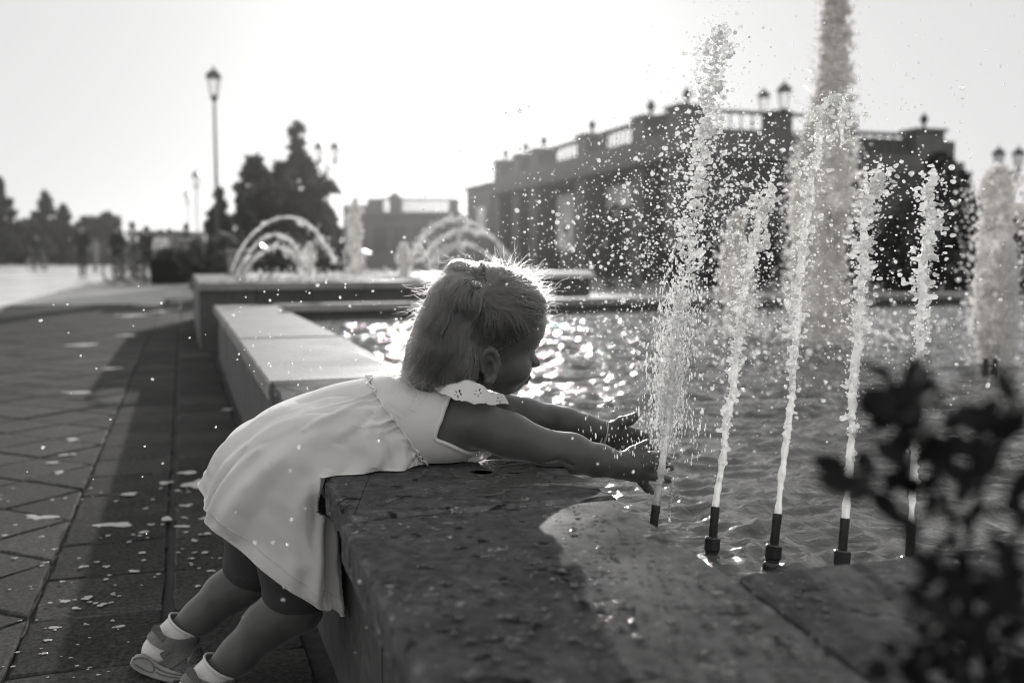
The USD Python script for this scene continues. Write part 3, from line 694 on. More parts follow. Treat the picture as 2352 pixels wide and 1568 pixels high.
far_person(1480, 648, 1.7, M_CLOTH_D, M_CLOTH_D, 'person in dark clothes near the left end of the shrubs', .2, turn=2.2)
far_person(340, 644, 1.5, M_CLOTH_D, M_CLOTH_D, 'person in dark clothes standing among the parked bicycles', .1, turn=.8)
far_person(372, 648, 1.35, M_CLOTH_W, M_CLOTH_D, 'person in a white top behind the dark planter', .1, turn=.2)
far_person(272, 642, 1.6, M_CLOTH_D, M_CLOTH_D, 'person in dark clothes left of the parked bicycles', .15, turn=1.0)
far_person(308, 640, 1.7, M_CLOTH_G, M_CLOTH_D, 'person in a grey top behind the nearest bicycle', .15, turn=2.0)
far_person(430, 640, 1.65, M_CLOTH_D, M_CLOTH_D, 'person in dark clothes beside the pushchair', .12, turn=-1.0)
far_person(392, 640, 1.5, M_CLOTH_G, M_CLOTH_D, 'person in grey right of the one in the white top', .1, turn=-.6)
# ---- bicycles, a rider, a planter, benches
M_TYRE = plain('tyre_rubber', 0.02, 0.7); M_RIMS = plain('bike_metal', 0.35, 0.35, metallic=0.8); M_FRAME = plain('bike_paint', 0.05, 0.3)
def bicycle(vx, vfeet, turn, label, s=1.0, group=None):
    o = at_z(vx, vfeet, 0.0); t = Thing('bicycle', label, 'bicycle', loc=o, group=group)
    c, sn = math.cos(turn), math.sin(turn)
    P = lambda x, z, y=0.0: o + np.array([(x * c - y * sn) * s, (x * sn + y * c) * s, z * s])
    for wx in (-.52, .52):
        ring = np.array([P(wx + .32 * math.cos(a), .345 + .32 * math.sin(a)) for a in np.linspace(0, 2 * math.pi, 30)])
        w_ = t.part('wheel', tube(np.array([P(wx + .295 * math.cos(a), .345 + .295 * math.sin(a)) for a in np.linspace(0, 2 * math.pi, 30)]), .011, 5, caps=False), M_RIMS)
        t.part('tyre', tube(ring, .022, 6, caps=False), M_TYRE, smooth=True)
        t.part('spokes', cat([tube([P(wx, .345), P(wx + .295 * math.cos(a), .345 + .295 * math.sin(a))], .004, 3) for a in np.linspace(0, 2 * math.pi, 14, endpoint=False)]), M_RIMS)
    J = dict(rear=P(-.52, .345), bb=P(-.10, .30), seat=P(-.22, .82), head=P(.36, .84), fork=P(.52, .345), top=P(.33, .98))
    for a, b in (('rear', 'bb'), ('rear', 'seat'), ('bb', 'seat'), ('bb', 'head'), ('seat', 'head'), ('head', 'fork'), ('head', 'top')):
        t.part('frame_tube', tube([J[a], J[b]], .018, 6), M_FRAME, smooth=True)
    t.part('saddle', hull_chain([((P(-.34, .92), .05), (P(-.34, .92, .05), .03)), ((P(-.34, .92), .05), (P(-.1, .93), .022))]), M_TYRE, smooth=50)
    t.part('handlebar', tube(spline(np.array([P(.2, 1.02, -.3), P(.33, 1.03, -.18), P(.36, 1.0, 0), P(.33, 1.03, .18), P(.2, 1.02, .3)]), 14), .014, 6), M_TYRE, smooth=True)
    t.part('pedal_crank', tube([P(-.1, .13, .08), P(-.1, .47, -.08)], .012, 5), M_RIMS)
    return t
bicycle(296, 652, 1.15, 'bicycle parked at the left end of the bicycle group', .95)
bicycle(338, 652, 1.05, 'bicycle parked beside the dark planter, second of the group', 1.0)
bicycle(318, 644, 1.35, 'bicycle half hidden between the two nearer bicycles', 1.0)
bicycle(86, 622, 1.4, 'bicycle ridden across the plaza near the left edge', 1.0)
far_person(86, 621, 1.85, M_CLOTH_D, M_CLOTH_D, 'person in dark clothes riding the bicycle near the left edge', .3, turn=1.3)
pb0 = at_z(378, 652, 0.0)
pt = Thing('planter', 'dark square planter box beside the parked bicycles', 'planter', loc=pb0)
wv = 31 * PX / FPX * pb0[1]
M_PLANTER = grained('dark_planter', 0.006, 0.011, 20, (0.8, 0.95), 0.2, 0.002, spec=0.05)
pt.part('box', box(pb0[0] - wv, pb0[0] + wv, pb0[1], pb0[1] + 1.0, 0, .54), M_PLANTER)
pt.part('rim', box(pb0[0] - wv - .05, pb0[0] + wv + .05, pb0[1] - .05, pb0[1] + 1.25, 0.542, .60), M_PLANTER)
r7 = np.random.default_rng(77)
pt.part('foliage', leaf_cards(700, pb0 + np.c_[r7.uniform(-wv, wv, 20), r7.uniform(.2, 1.0, 20), r7.uniform(.62, .78, 20)], np.full(20, .12), .07, r7), M_LEAFDARK)
cw = at_z(424, 650, 0.0)
pr_ = Thing('pushchair', 'small grey pushchair at the corner of the raised basin', 'pushchair', loc=cw)
for dx, dy in ((-.26, 0), (.26, 0), (-.22, .6), (.22, .6)):
    pr_.part('wheel', tube(np.array([cw + [dx, dy + .13 * math.cos(a), .14 + .13 * math.sin(a)] for a in np.linspace(0, 2 * math.pi, 18)]), .025, 6, caps=False), M_TYRE, smooth=True)
pr_.part('seat', hull_chain([((cw + [-.2, .1, .45], .06), (cw + [.2, .1, .45], .06)), ((cw + [-.2, .1, .45], .06), (cw + [.2, .45, .42], .06)), ((cw + [-.2, .45, .42], .05), (cw + [.2, .6, .95], .05)), ((cw + [.2, .45, .42], .05), (cw + [-.2, .6, .95], .05))]), M_CLOTH_G, smooth=50)
pr_.part('hood', hull_chain([((cw + [-.2, .55, .95], .1), (cw + [.2, .55, .95], .1)), ((cw + [-.2, .3, 1.05], .08), (cw + [.2, .3, 1.05], .08))]), M_CLOTH_G, smooth=50)
for dx in (-.24, .24):
    pr_.part('frame_bar', tube([cw + [dx, 0, .14], cw + [dx, .5, .6], cw + [dx, .85, 1.0]], .015, 6), M_RIMS, smooth=True)
    pr_.part('frame_bar', tube([cw + [dx, .6, .14], cw + [dx, .2, .6]], .015, 6), M_RIMS, smooth=True)
bq = at_z(536, 622, 0.0); bq = at_y(556, 600, 15.0); bq[2] = 0
bn = Thing('stone_bench', 'pale stone block standing before the low hedge', 'bench', loc=bq)
bn.part('block', rough_slab([[bq[0] - .13, bq[1] - .3], [bq[0] + .13, bq[1] - .3], [bq[0] + .13, bq[1] + .1], [bq[0] - .13, bq[1] + .1]], 0.0, .70, .015, .3, .002, 1), M_RIMPALE)
bn.part('cap', rough_slab([[bq[0] - .15, bq[1] - .33], [bq[0] + .15, bq[1] - .33], [bq[0] + .15, bq[1] + .13], [bq[0] - .15, bq[1] + .13]], .702, .75, .01, .3, .002, 2), M_RIMPALE)
qb = at_z(1292, 700, 0.0); qb = at_y(1268, 625, 13.0)
pd = Thing('stone_pedestal', 'dark stone pedestal with a pale top right of the child\'s head', 'pedestal', loc=qb * [1, 1, 0])
pd.part('block', rough_slab([[qb[0] - .55, 13], [qb[0] + .5, 13], [qb[0] + .5, 14], [qb[0] - .55, 14]], -.02, qb[2] - .07, .01, .4, .002, 3), M_WALL)
pd.part('cap', rough_slab([[qb[0] - .6, 12.95], [qb[0] + .55, 12.95], [qb[0] + .55, 14.05], [qb[0] - .6, 14.05]], qb[2] - .068, qb[2], .01, .4, .002, 4), M_PANEL)
# ================================================================== the child
TH = math.radians(8.0)
GF, GL, GU = np.array([math.cos(TH), math.sin(TH), 0]), np.array([-math.sin(TH), math.cos(TH), 0]), np.array([0, 0, 1.])
G0 = at_y(1040, 1000, 1.45)
def V(vx, vy, l=0.0):
    """The point seen at (vx, vy) in the child's upright plane that lies l metres beyond her middle."""
    d = ray(vx, vy); l = np.asarray(l, float)
    t = (((G0 - CAM) @ GL) + l) / (d @ GL)
    return CAM + d * t[..., None]
def Z8(x, y): return ((1150 + x / 3.92) * .91875, (950 + y / 3.92) * .91875)
def Z6(x, y): return ((950 + x / 3.92) * .91875, (620 + y / 3.92) * .91875)
def ZF(x, y): return ((300 + x / 3.92) * .91875, (1350 + y / 3.92) * .91875)
def ZH(x, y): return ((1400 + x / 5.807) * .91875, (980 + y / 5.807) * .91875)
def ZC(x, y): return ((1080 + x / 4.125) * .91875, (640 + y / 4.125) * .91875)

class Field:
    """A signed distance sampled on a grid, built from smoothly joined shapes."""
    def __init__(self, lo, hi, h):
        self.lo = np.asarray(lo, float); self.h = h
        self.n = np.ceil((np.asarray(hi) - self.lo) / h).astype(int) + 1
        self.v = np.full(self.n, 0.05, np.float32)
    def _sub(self, lo, hi, pad):
        a = np.clip(np.floor((np.asarray(lo) - pad - self.lo) / self.h).astype(int), 0, self.n)
        b = np.clip(np.ceil((np.asarray(hi) + pad - self.lo) / self.h).astype(int) + 1, 0, self.n)
        sl = tuple(slice(x, y) for x, y in zip(a, b))
        g = np.meshgrid(*[self.lo[i] + np.arange(a[i], b[i]) * self.h for i in range(3)], indexing='ij', sparse=True)
        return sl, g
    def _mix(self, sl, d, k, sub):
        a = self.v[sl]
        if a.size == 0: return
        d = d.astype(np.float32)
        if sub:
            d = -d
            hh = np.maximum(k - np.abs(a - d), 0) / k
            self.v[sl] = np.maximum(a, d) + hh * hh * k * .25
        else:
            hh = np.maximum(k - np.abs(a - d), 0) / k
            self.v[sl] = np.minimum(a, d) - hh * hh * k * .25
    def cone(self, a, b, ra, rb, k=0.012, sub=False):
        a, b = np.asarray(a, float), np.asarray(b, float); r = max(ra, rb)
        sl, (x, y, z) = self._sub(np.minimum(a, b) - r, np.maximum(a, b) + r, 0.02 + k)
        ab = b - a; L = max(ab @ ab, 1e-12)
        t = np.clip(((x - a[0]) * ab[0] + (y - a[1]) * ab[1] + (z - a[2]) * ab[2]) / L, 0, 1)
        d = np.sqrt((x - a[0] - t * ab[0]) ** 2 + (y - a[1] - t * ab[1]) ** 2 + (z - a[2] - t * ab[2]) ** 2) - (ra + (rb - ra) * t)
        self._mix(sl, d, k, sub)
    def chain(self, pts, rads, k=0.012):
        for i in range(len(pts) - 1): self.cone(pts[i], pts[i + 1], rads[i], rads[i + 1], k)
    def ell(self, c, r, R=np.eye(3), k=0.012, sub=False):
        """R: rows are the ellipsoid's own axes."""
        c, r = np.asarray(c, float), np.asarray(r, float)
        e = np.abs(R.T) @ r
        sl, (x, y, z) = self._sub(c - e, c + e, 0.02 + k)
        x, y, z = x - c[0], y - c[1], z - c[2]
        q = [R[i, 0] * x + R[i, 1] * y + R[i, 2] * z for i in range(3)]
        k0 = np.sqrt(sum((q[i] / r[i]) ** 2 for i in range(3))); k1 = np.sqrt(sum((q[i] / r[i] ** 2) ** 2 for i in range(3)))
        self._mix(sl, k0 * (k0 - 1) / np.maximum(k1, 1e-9), k, sub)
    def at(self, p):
        from scipy.ndimage import map_coordinates
        q = ((np.asarray(p, float) - self.lo) / self.h).reshape(-1, 3).T
        return map_coordinates(self.v, q, order=1, mode='nearest').reshape(np.shape(p)[:-1])
    def grad(self, p, e=0.002):
        p = np.asarray(p, float)
        g = np.stack([self.at(p + np.eye(3)[i] * e) - self.at(p - np.eye(3)[i] * e) for i in range(3)], -1)
        return g / np.maximum(np.linalg.norm(g, axis=-1, keepdims=True), 1e-9)
    def onto(self, p, off, it=5):
        for _ in range(it):
            d = self.at(p); p = p - self.grad(p) * np.clip(d - off, -.02, .02)[..., None]
        return p
    def push(self, p, off, it=3):
        for _ in range(it):
            d = self.at(p); p = p + self.grad(p) * np.clip(off - d, 0, .02)[..., None]
        return p
    def hit(self, vx, vy, off=0.0, t0=1.05, t1=1.75, n=140):
        """Where the rays through the view points meet the surface at distance off."""
        d = ray(vx, vy); d = d / d[..., 1:2]
        out = CAM + d * t0; done = np.zeros(d.shape[:-1], bool); best = np.full(d.shape[:-1], 9.); bp = out.copy()
        for t in np.linspace(t0, t1, n):
            p = CAM + d * t; s = self.at(p) - off
            new = (s < 0) & ~done
            out[new] = p[new]; done |= new
            b = (s < best) & ~done; best[b] = s[b]; bp[b] = p[b]
        out[~done] = bp[~done]
        return self.onto(out, off, 3)
def surface_nets(v, lo, h):
    s = v < 0
    c = s[:-1, :-1, :-1].astype(np.int8)
    tot = np.zeros(np.array(v.shape) - 1, np.int8)
    for i in (0, 1):
        for j in (0, 1):
            for k in (0, 1):
                tot += s[i:v.shape[0] - 1 + i, j:v.shape[1] - 1 + j, k:v.shape[2] - 1 + k]
    cell = np.argwhere((tot > 0) & (tot < 8))
    num = np.full(tot.shape, -1, np.int32); num[tuple(cell.T)] = np.arange(len(cell))
    acc = np.zeros((len(cell), 3)); cnt = np.zeros(len(cell))
    corners = [np.array(q) for q in np.ndindex(2, 2, 2)]
    for a in corners:
        for ax in range(3):
            if a[ax]: continue
            b = a.copy(); b[ax] = 1
            va, vb = v[tuple((cell + a).T)], v[tuple((cell + b).T)]
            m = (va < 0) != (vb < 0)
            t = np.where(m, va / np.where(m, va - vb, 1), 0)
            p = a + (b - a) * t[:, None]
            acc[m] += p[m]; cnt[m] += 1
    pos = lo + (cell + acc / cnt[:, None]) * h
    faces = []
    for ax in range(3):
        u, w = (ax + 1) % 3, (ax + 2) % 3
        sl0 = [slice(None)] * 3; sl1 = [slice(None)] * 3
        sl0[ax] = slice(0, -1); sl1[ax] = slice(1, None)
        e = np.argwhere(s[tuple(sl0)] != s[tuple(sl1)])
        e = e[(e[:, u] > 0) & (e[:, w] > 0) & (e[:, u] < v.shape[u] - 1) & (e[:, w] < v.shape[w] - 1)]
        inside = s[tuple(e.T)]
        q = []
        for du, dw in ((-1, -1), (0, -1), (0, 0), (-1, 0)):
            o = e.copy(); o[:, u] += du; o[:, w] += dw; q.append(num[tuple(o.T)])
        q = np.stack(q, 1)
        q[~inside] = q[~inside][:, ::-1]
        faces.append(q)
    return pos, np.vstack(faces)

# ---------------- joints
hipc = V(640, 1085)
chest, neck0 = V(985, 965), V(1085, 905)
L_ = lambda p, l: p + GL * l
sh_r, el_r, wr_r = V(*Z8(140, 420), -.082), V(*Z8(900, 690), -.092), V(*Z8(1560, 835), -.075)
sh_l, el_l, wr_l = V(*Z8(420, 330), .082), V(*Z8(900, 400), .095), V(*Z8(1370, 515), .055)
hip_r, kn_r, an_r = V(690, 1150, -.055), V(*ZF(1720, 640), -.062), V(*ZF(960, 1290), -.062)
hip_l, kn_l, an_l = V(640, 1110, .055), V(*ZF(1280, 380), .060), V(*ZF(610, 880), .060)
F = Field([-.72, 1.18, -.06], [.36, 1.68, .66], 0.0024)
# torso
T1, T2, T3 = V(760, 1010), V(870, 985), V(960, 970)
RT = np.array([GF * .97 + GU * .24, GL, -GF * .24 + GU * .97])
F.ell(hipc, (.075, .088, .078), RT, .03)
F.ell(T1, (.085, .084, .070), RT, .04)
F.ell(T2, (.080, .082, .068), RT, .04)
F.ell(T3, (.070, .080, .064), RT, .04)
F.cone(L_(chest, -.05) + GF * .03, L_(chest, .05) + GF * .03, .048, .048, .03)
F.ell(hipc - GF * .028 - GL * .038 + GU * .005, (.052, .050, .056), RT, .03)
F.ell(hipc - GF * .028 + GL * .038 + GU * .005, (.052, .050, .056), RT, .03)
torso = F.v.copy()
# neck
HP, HY = math.radians(19), math.radians(9)
hf0 = GF * math.cos(HP) - GU * math.sin(HP)
hup = GF * math.sin(HP) + GU * math.cos(HP)
hf = hf0 * math.cos(HY) + GL * math.sin(HY); hl = np.cross(hup, hf)
RH = np.array([hf, hl, hup])
HC = V(*Z6(1000, 620))
def H(x, y, z): return HC + hf * x + hl * y + hup * z
F.cone(V(1010, 930), H(-.012, 0, -.065), .044, .040, .03)
# arms
def arm(sh, el, wr, rs):
    mid1 = sh + (el - sh) * .45; mid2 = el + (wr - el) * .3; mid3 = el + (wr - el) * .72
    F.chain([sh, mid1, el], [rs[0], rs[1], rs[2]], .012)
    F.chain([el, mid2, mid3, wr], [rs[2], rs[3], rs[4], rs[5]], .010)
arm(sh_r, el_r + GU * .001, wr_r, (.034, .030, .0245, .0262, .0225, .0175))
arm(sh_l, el_l, wr_l, (.034, .029, .0245, .0255, .022, .0175))
F.ell(mid := (el_r + (wr_r - el_r) * .22 + GU * .004), (.030, .022, .024), np.array([GF, GL, GU]), .012)
# legs
def leg(h, k, a, thick=1.0):
    c = k + (a - k) * .33 + (GU * .004 - GF * .004)
    F.chain([h, h + (k - h) * .5, k], [.052, .046 * thick, .0355 * thick], .02)
    F.chain([k, c, k + (a - k) * .72, a], [.0325 * thick, .0290 * thick, .0240, .0210], .02)
leg(hip_r, kn_r, an_r, 1.05); leg(hip_l, kn_l, an_l)
# ---------------- head
F.ell(H(.013, 0, -.006), (.0790, .071, .066), RH, .02)
F.ell(H(-.014, 0, -.016), (.056, .068, .060), RH, .02)
F.ell(H(.048, 0, -.004), (.0475, .056, .050), RH, .02)      # forehead
F.ell(H(.040, 0, -.056), (.047, .050, .050), RH, .018)      # face
for s in (-1, 1):
    F.ell(H(.0625, s * .029, -.0635), (.0285, .0255, .0265), RH, .012)     # cheeks
    F.cone(H(.020, s * .046, -.078), H(.068, s * .014, -.092), .016, .013, .016)   # jaw
F.ell(H(.0745, 0, -.0885), (.0195, .018, .0140), RH, .010)       # chin
F.ell(H(.078, 0, -.074), (.0205, .021, .0165), RH, .010)        # mouth mound
for s in (-1, 1):
    F.ell(H(.099, s * .027, -.0375), (.0125, .014, .0075), RH, .008, sub=True)   # eye sockets
    F.ell(H(.0815, s * .026, -.0415), (.0105, .0125, .0095), RH, .004)             # closed lids
F.cone(H(.0870, 0, -.029), H(.0985, 0, -.0465), .0068, .0078, .008)         # nose
F.ell(H(.1035, 0, -.0475), (.0090, .0088, .0076), RH, .005)
for s in (-1, 1): F.ell(H(.0950, s * .0085, -.0505), (.0075, .0055, .0052), RH, .004)
F.ell(H(.1005, 0, -.0705), (.0058, .0125, .0044), RH, .003)       # lips
F.ell(H(.0975, 0, -.0785), (.0062, .0115, .0048), RH, .003)
F.cone(H(.1035, -.016, -.0735), H(.1035, .016, -.0735), .0016, .0016, .002, sub=True)
F.cone(H(.089, -.019, -.0725), H(.097, -.012, -.0738), .0018, .0016, .003, sub=True)
# ears
for s in (-1, 1):
    e0 = H(.017, s * .0655, -.068)
    RE = np.array([hf * .93 - s * hl * -.0 + hup * .28 , hl * 1.0, hup * .95 - hf * .28]); RE = np.array([RE[0] / np.linalg.norm(RE[0]), hl, RE[2] / np.linalg.norm(RE[2])])
    out = hl * s * .93 - hf * .36
    ring = [e0 + out * .0075 + RE[0] * (.0135 * math.sin(a)) * (1.0 if math.cos(a) > 0 else .8) + RE[2] * (.0225 * math.cos(a)) for a in np.linspace(-1.9, 3.3, 12)]
    F.ell(e0 + out * .002, (.0125, .006, .0205), RE, .004)
    F.chain(ring, [.0034, .0036, .0038, .0040, .0042, .0042, .0040, .0036, .0034, .0036, .0040, .0044], .0025)
    F.ell(e0 + out * .0062 - RE[2] * .004 - RE[0] * .0, (.0058, .006, .0105), RE, .003, sub=True)
    F.ell(e0 + out * .0055 - RE[2] * .0205 + RE[0] * .002, (.0068, .0045, .0068), RE, .004)      # lobe
    F.ell(e0 + out * .006 + RE[0] * .0085 - RE[2] * .004, (.0028, .0042, .0055), RE, .003)
# ---------------- hands
def finger(pts, r0, r1, k=.0035):
    n = len(pts)
    F.chain(pts, list(np.linspace(r0, r1, n)), k)
# near hand: the back of the hand turned to the lens, thumb up, fingers spread into the jet
pr = lambda x, y, l: V(*ZH(x, y), l)
wr = wr_r
F.chain([wr, pr(990, 1060, -.074)], [.0175, .0185], .010)
F.ell(pr(1130, 1085, -.073), (.026, .0115, .0225), np.array([GF * .99 - GU * .12, GL, GU * .99 + GF * .12]), .010)
finger([pr(960, 960, -.072), pr(1060, 880, -.066), pr(1170, 820, -.063), pr(1275, 750, -.062)], .0110, .0072)                       # thumb
finger([pr(1190, 985, -.075), pr(1330, 950, -.074), pr(1450, 940, -.068), pr(1560, 965, -.060)], .0092, .0058)                      # index
finger([pr(1220, 1060, -.076), pr(1370, 1050, -.077), pr(1500, 1055, -.073), pr(1605, 1090, -.064)], .0092, .0062)                   # middle
finger([pr(1200, 1150, -.074), pr(1340, 1205, -.074), pr(1460, 1245, -.070), pr(1580, 1270, -.064)], .0086, .0058)                   # ring
finger([pr(1130, 1190, -.071), pr(1200, 1300, -.068), pr(1270, 1390, -.064), pr(1335, 1440, -.060)], .0082, .0054)                   # little
# far hand: palm towards the lens, thumb up
F.chain([wr_l, pr(700, 600, .055)], [.0175, .0165], .010)
F.ell(pr(880, 690, .056), (.028, .0105, .0235), np.array([GF * .94 - GU * .33, GL, GU * .94 + GF * .33]), .010)
F.ell(pr(800, 560, .050), (.018, .0095, .012), np.array([GF, GL, GU]), .008)
finger([pr(790, 520, .050), pr(900, 440, .046), pr(1010, 405, .044), pr(1100, 350, .044)], .0110, .0068)                              # thumb
finger([pr(980, 570, .055), pr(1120, 610, .052), pr(1250, 655, .046), pr(1345, 685, .040)], .0090, .0060)
finger([pr(990, 650, .057), pr(1120, 710, .055), pr(1240, 760, .050), pr(1330, 800, .044)], .0090, .0058)
finger([pr(960, 720, .058), pr(1080, 800, .056), pr(1190, 870, .052), pr(1270, 930, .046)], .0086, .0056)
finger([pr(900, 790, .058), pr(1000, 880, .056), pr(1080, 950, .052)], .0080, .0052)
# creases of the plump elbow and wrists
F.cone(V(*Z8(790, 800), -.108), V(*Z8(960, 775), -.116), .0012, .0022, .004, sub=True)
F.cone(V(*ZH(905, 885), -.092), V(*ZH(955, 1010), -.0935), .0016, .0022, .004, sub=True)
F.cone(V(*Z8(1010, 790), -.115), V(*Z8(1100, 830), -.112), .0010, .0018, .004, sub=True)
# the elbow rests on the coping: flatten what dips below it
zz = F.lo[2] + np.arange(F.n[2]) * F.h
gx, gy = np.meshgrid(F.lo[0] + np.arange(F.n[0]) * F.h, F.lo[1] + np.arange(F.n[1]) * F.h, indexing='ij')
over = ((gx * PB[0] + gy * PB[1]) > 0.175) & ((gx * PB[0] + gy * PB[1]) < 0.497)
cut = np.where(over[..., None], (RIM + .0022 - zz)[None, None], -1).astype(np.float32)
F.v = np.maximum(F.v, cut)
bv, bf = surface_nets(F.v, F.lo, F.h)
bv = F.onto(bv, 0.0, 1) if False else bv

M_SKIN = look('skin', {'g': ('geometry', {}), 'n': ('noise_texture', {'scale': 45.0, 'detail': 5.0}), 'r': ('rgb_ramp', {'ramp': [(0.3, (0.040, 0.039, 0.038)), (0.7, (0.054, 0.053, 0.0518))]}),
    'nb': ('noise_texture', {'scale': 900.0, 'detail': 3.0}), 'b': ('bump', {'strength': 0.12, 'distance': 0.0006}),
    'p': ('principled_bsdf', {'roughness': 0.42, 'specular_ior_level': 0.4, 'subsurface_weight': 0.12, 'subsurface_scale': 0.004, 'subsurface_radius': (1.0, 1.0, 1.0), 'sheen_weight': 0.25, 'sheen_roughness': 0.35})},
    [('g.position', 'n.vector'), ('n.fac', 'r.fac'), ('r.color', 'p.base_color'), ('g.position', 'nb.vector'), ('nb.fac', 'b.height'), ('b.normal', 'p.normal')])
M_DRESS = look('white_cotton', {'g': ('geometry', {}), 'n': ('noise_texture', {'scale': 14.0, 'detail': 4.0}), 'r': ('rgb_ramp', {'ramp': [(0.3, (0.80, 0.79, 0.775)), (0.7, (0.86, 0.85, 0.835))]}),
    'nb': ('noise_texture', {'scale': 700.0, 'detail': 3.0, 'roughness': 0.6}), 'b': ('bump', {'strength': 0.22, 'distance': 0.0006}),
    'd': ('principled_bsdf', {'roughness': 0.8, 'specular_ior_level': 0.2, 'sheen_weight': 0.3, 'sheen_roughness': 0.4}), 't': ('translucent_bsdf', {'color': (0.86, 0.85, 0.835)}), 'm': ('mix_closure', {'fac': 0.27})},
    [('g.position', 'n.vector'), ('n.fac', 'r.fac'), ('r.color', 'd.base_color'), ('g.position', 'nb.vector'), ('nb.fac', 'b.height'), ('b.normal', 'd.normal'), ('d.BSDF', 'm.closure1'), ('t.BSDF', 'm.closure2')], surface='m.closure')
M_SHORTS = grained('dark_cotton', 0.016, 0.026, 300, (0.8, 0.9), 0.3, 0.0006)
M_SOCK = look('ribbed_sock', {'g': ('geometry', {}), 'w': ('wave_texture', {'scale': 190.0, 'bands_direction': 'z', 'distortion': 0.5}), 'b': ('bump', {'strength': 0.5, 'distance': 0.0008}),
    'p': ('principled_bsdf', {'base_color': (0.50, 0.493, 0.48), 'roughness': 0.85, 'specular_ior_level': 0.2})}, [('g.position', 'w.vector'), ('w.fac', 'b.height'), ('b.normal', 'p.normal')])
M_MESH = look('sandal_mesh', {'g': ('geometry', {}), 'v': ('voronoi_texture', {'scale': 420.0}), 'r': ('rgb_ramp', {'ramp': [(0.2, (0.035,) * 3), (0.6, (0.11,) * 3)]}), 'b': ('bump', {'strength': 0.6, 'distance': 0.001}),
    'p': ('principled_bsdf', {'roughness': 0.7})}, [('g.position', 'v.vector'), ('v.distance', 'r.fac'), ('r.color', 'p.base_color'), ('v.distance', 'b.height'), ('b.normal', 'p.normal')])
M_STRAP = grained('sandal_strap', 0.085, 0.13, 260, (0.55, 0.75), 0.4, 0.0008)
M_SOLE = grained('foam_sole', 0.26, 0.33, 80, (0.5, 0.65), 0.15, 0.0008)

kid = Thing('person', 'toddler in a white dress leaning over the coping, hands reaching into a water jet', 'person', loc=V(690, 1500))
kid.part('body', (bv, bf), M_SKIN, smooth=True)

# ---------------- dress
TF = Field([-.72, 1.18, -.06], [.36, 1.68, .66], 0.0024); TF.v = torso
from scipy.interpolate import CubicSpline, PchipInterpolator
tops = [(852, 879), (800, 888), (752, 899), (690, 917), (625, 944), (568, 980), (523, 1024), (492, 1068), (470, 1106)]
bots = [(986, 1050), (984, 1072), (955, 1090), (880, 1100), (806, 1110), (780, 1150), (780, 1215), (784, 1280), (790, 1335)]
half = [.088, .097, .106, .116, .126, .134, .140, .144, .147]
ss = np.linspace(0, 1, len(tops)); NS, NP = 170, 320
s = np.linspace(0, 1, NS)
ct, cb = CubicSpline(ss, tops)(s), CubicSpline(ss, bots)(s)
T3d, B3d = V(ct[:, 0], ct[:, 1]), V(cb[:, 0], cb[:, 1])
hw = CubicSpline(ss, half)(s)
C3, H3 = (T3d + B3d) / 2, (T3d - B3d) / 2
ph = np.linspace(-math.pi, math.pi, NP, endpoint=False)
S, P_ = np.meshgrid(s, ph, indexing='ij')
ex = np.interp(S, [0, .25, 1], [.9, .72, .56])
cs, sn = np.sign(np.cos(P_)) * np.abs(np.cos(P_)) ** ex, np.sign(np.sin(P_)) * np.abs(np.sin(P_)) ** ex
D0 = C3[:, None] + H3[:, None] * cs[..., None] + GL * (hw[:, None] * sn)[..., None]
rad = D0 - C3[:, None]; rad /= np.linalg.norm(rad, axis=-1, keepdims=True)
# gathers below the seam, long soft folds, waves of the hem
arc = P_ * 1.0
wob = meshkit.fbm(np.stack([P_ * 2.2, S * 5, 0 * S], -1), 3, seed=11) - .5
gath = 0.0046 * np.exp(-S / .075) * np.sin(28 * arc + 7 * wob + 2 * np.sin(9 * arc)) + 0.0018 * np.exp(-S / .12) * np.sin(19 * arc + 5 * wob + 1.1)
fold = 0.0062 * np.clip((S - .12) / .9, 0, 1) ** 1.2 * np.sin(7 * arc + 3.2 * wob + 1.5 * S + 0.6) + 0.0050 * np.clip(S - .1, 0, 1) * np.sin(12 * arc - 4 * S + 4 * wob)
soft = 0.016 * (meshkit.fbm(np.stack([P_ * 1.3 + 2.2 * S, S * 3.0 - P_ * .5, 0 * S], -1), 2, seed=21) - .5) * np.clip(S * 4, 0, 1)
def crease(p0, s0, p1, s1, wdt, amp):
    """A ridge that runs on the cloth between two (angle, length) places."""
    a, b = np.array([p0, s0 * 3]), np.array([p1, s1 * 3])
    q = np.stack([P_, S * 3], -1) - a; ab = b - a
    t = np.clip((q @ ab) / (ab @ ab), 0, 1)
    dd = np.linalg.norm(q - t[..., None] * ab, axis=-1)
    return amp * np.exp(-(dd / wdt) ** 2) * np.sin(math.pi * np.clip(t, .12, 1)) ** .5
near = -math.pi / 2
cr = (crease(near - .55, .50, near + .35, .12, .10, .0075) + crease(near - .75, .46, near - .15, .05, .09, .0065) + crease(near - .35, .55, near + .75, .30, .13, .0075)
      - crease(near - .45, .48, near + .3, .22, .08, .0055) + crease(near + .2, .55, near + .5, .95, .16, .007) + crease(near - .62, .62, near - .35, 1.0, .12, .013)
      - crease(near - .80, .62, near - .60, 1.0, .09, .010) + crease(near - 1.0, .60, near - .9, 1.0, .10, .012) + crease(near - 1.05, .30, near - .35, .06, .045, .0048) - crease(near - .95, .26, near - .25, .05, .04, .004) + crease(near - 1.15, .42, near - .55, .20, .05, .0055) - crease(near - .7, .40, near + .05, .16, .05, .0045) + crease(near - .2, .30, near + .25, .07, .045, .004) - crease(near + .1, .34, near + .5, .08, .05, .0038) + crease(near + .5, .40, near + .85, .06, .055, .004) + crease(near - .5, .62, near - .1, .44, .06, .005)
      + crease(near + .62, .6, near + .72, 1.05, .08, .010) - crease(near + .85, .65, near + .95, 1.05, .07, .012))
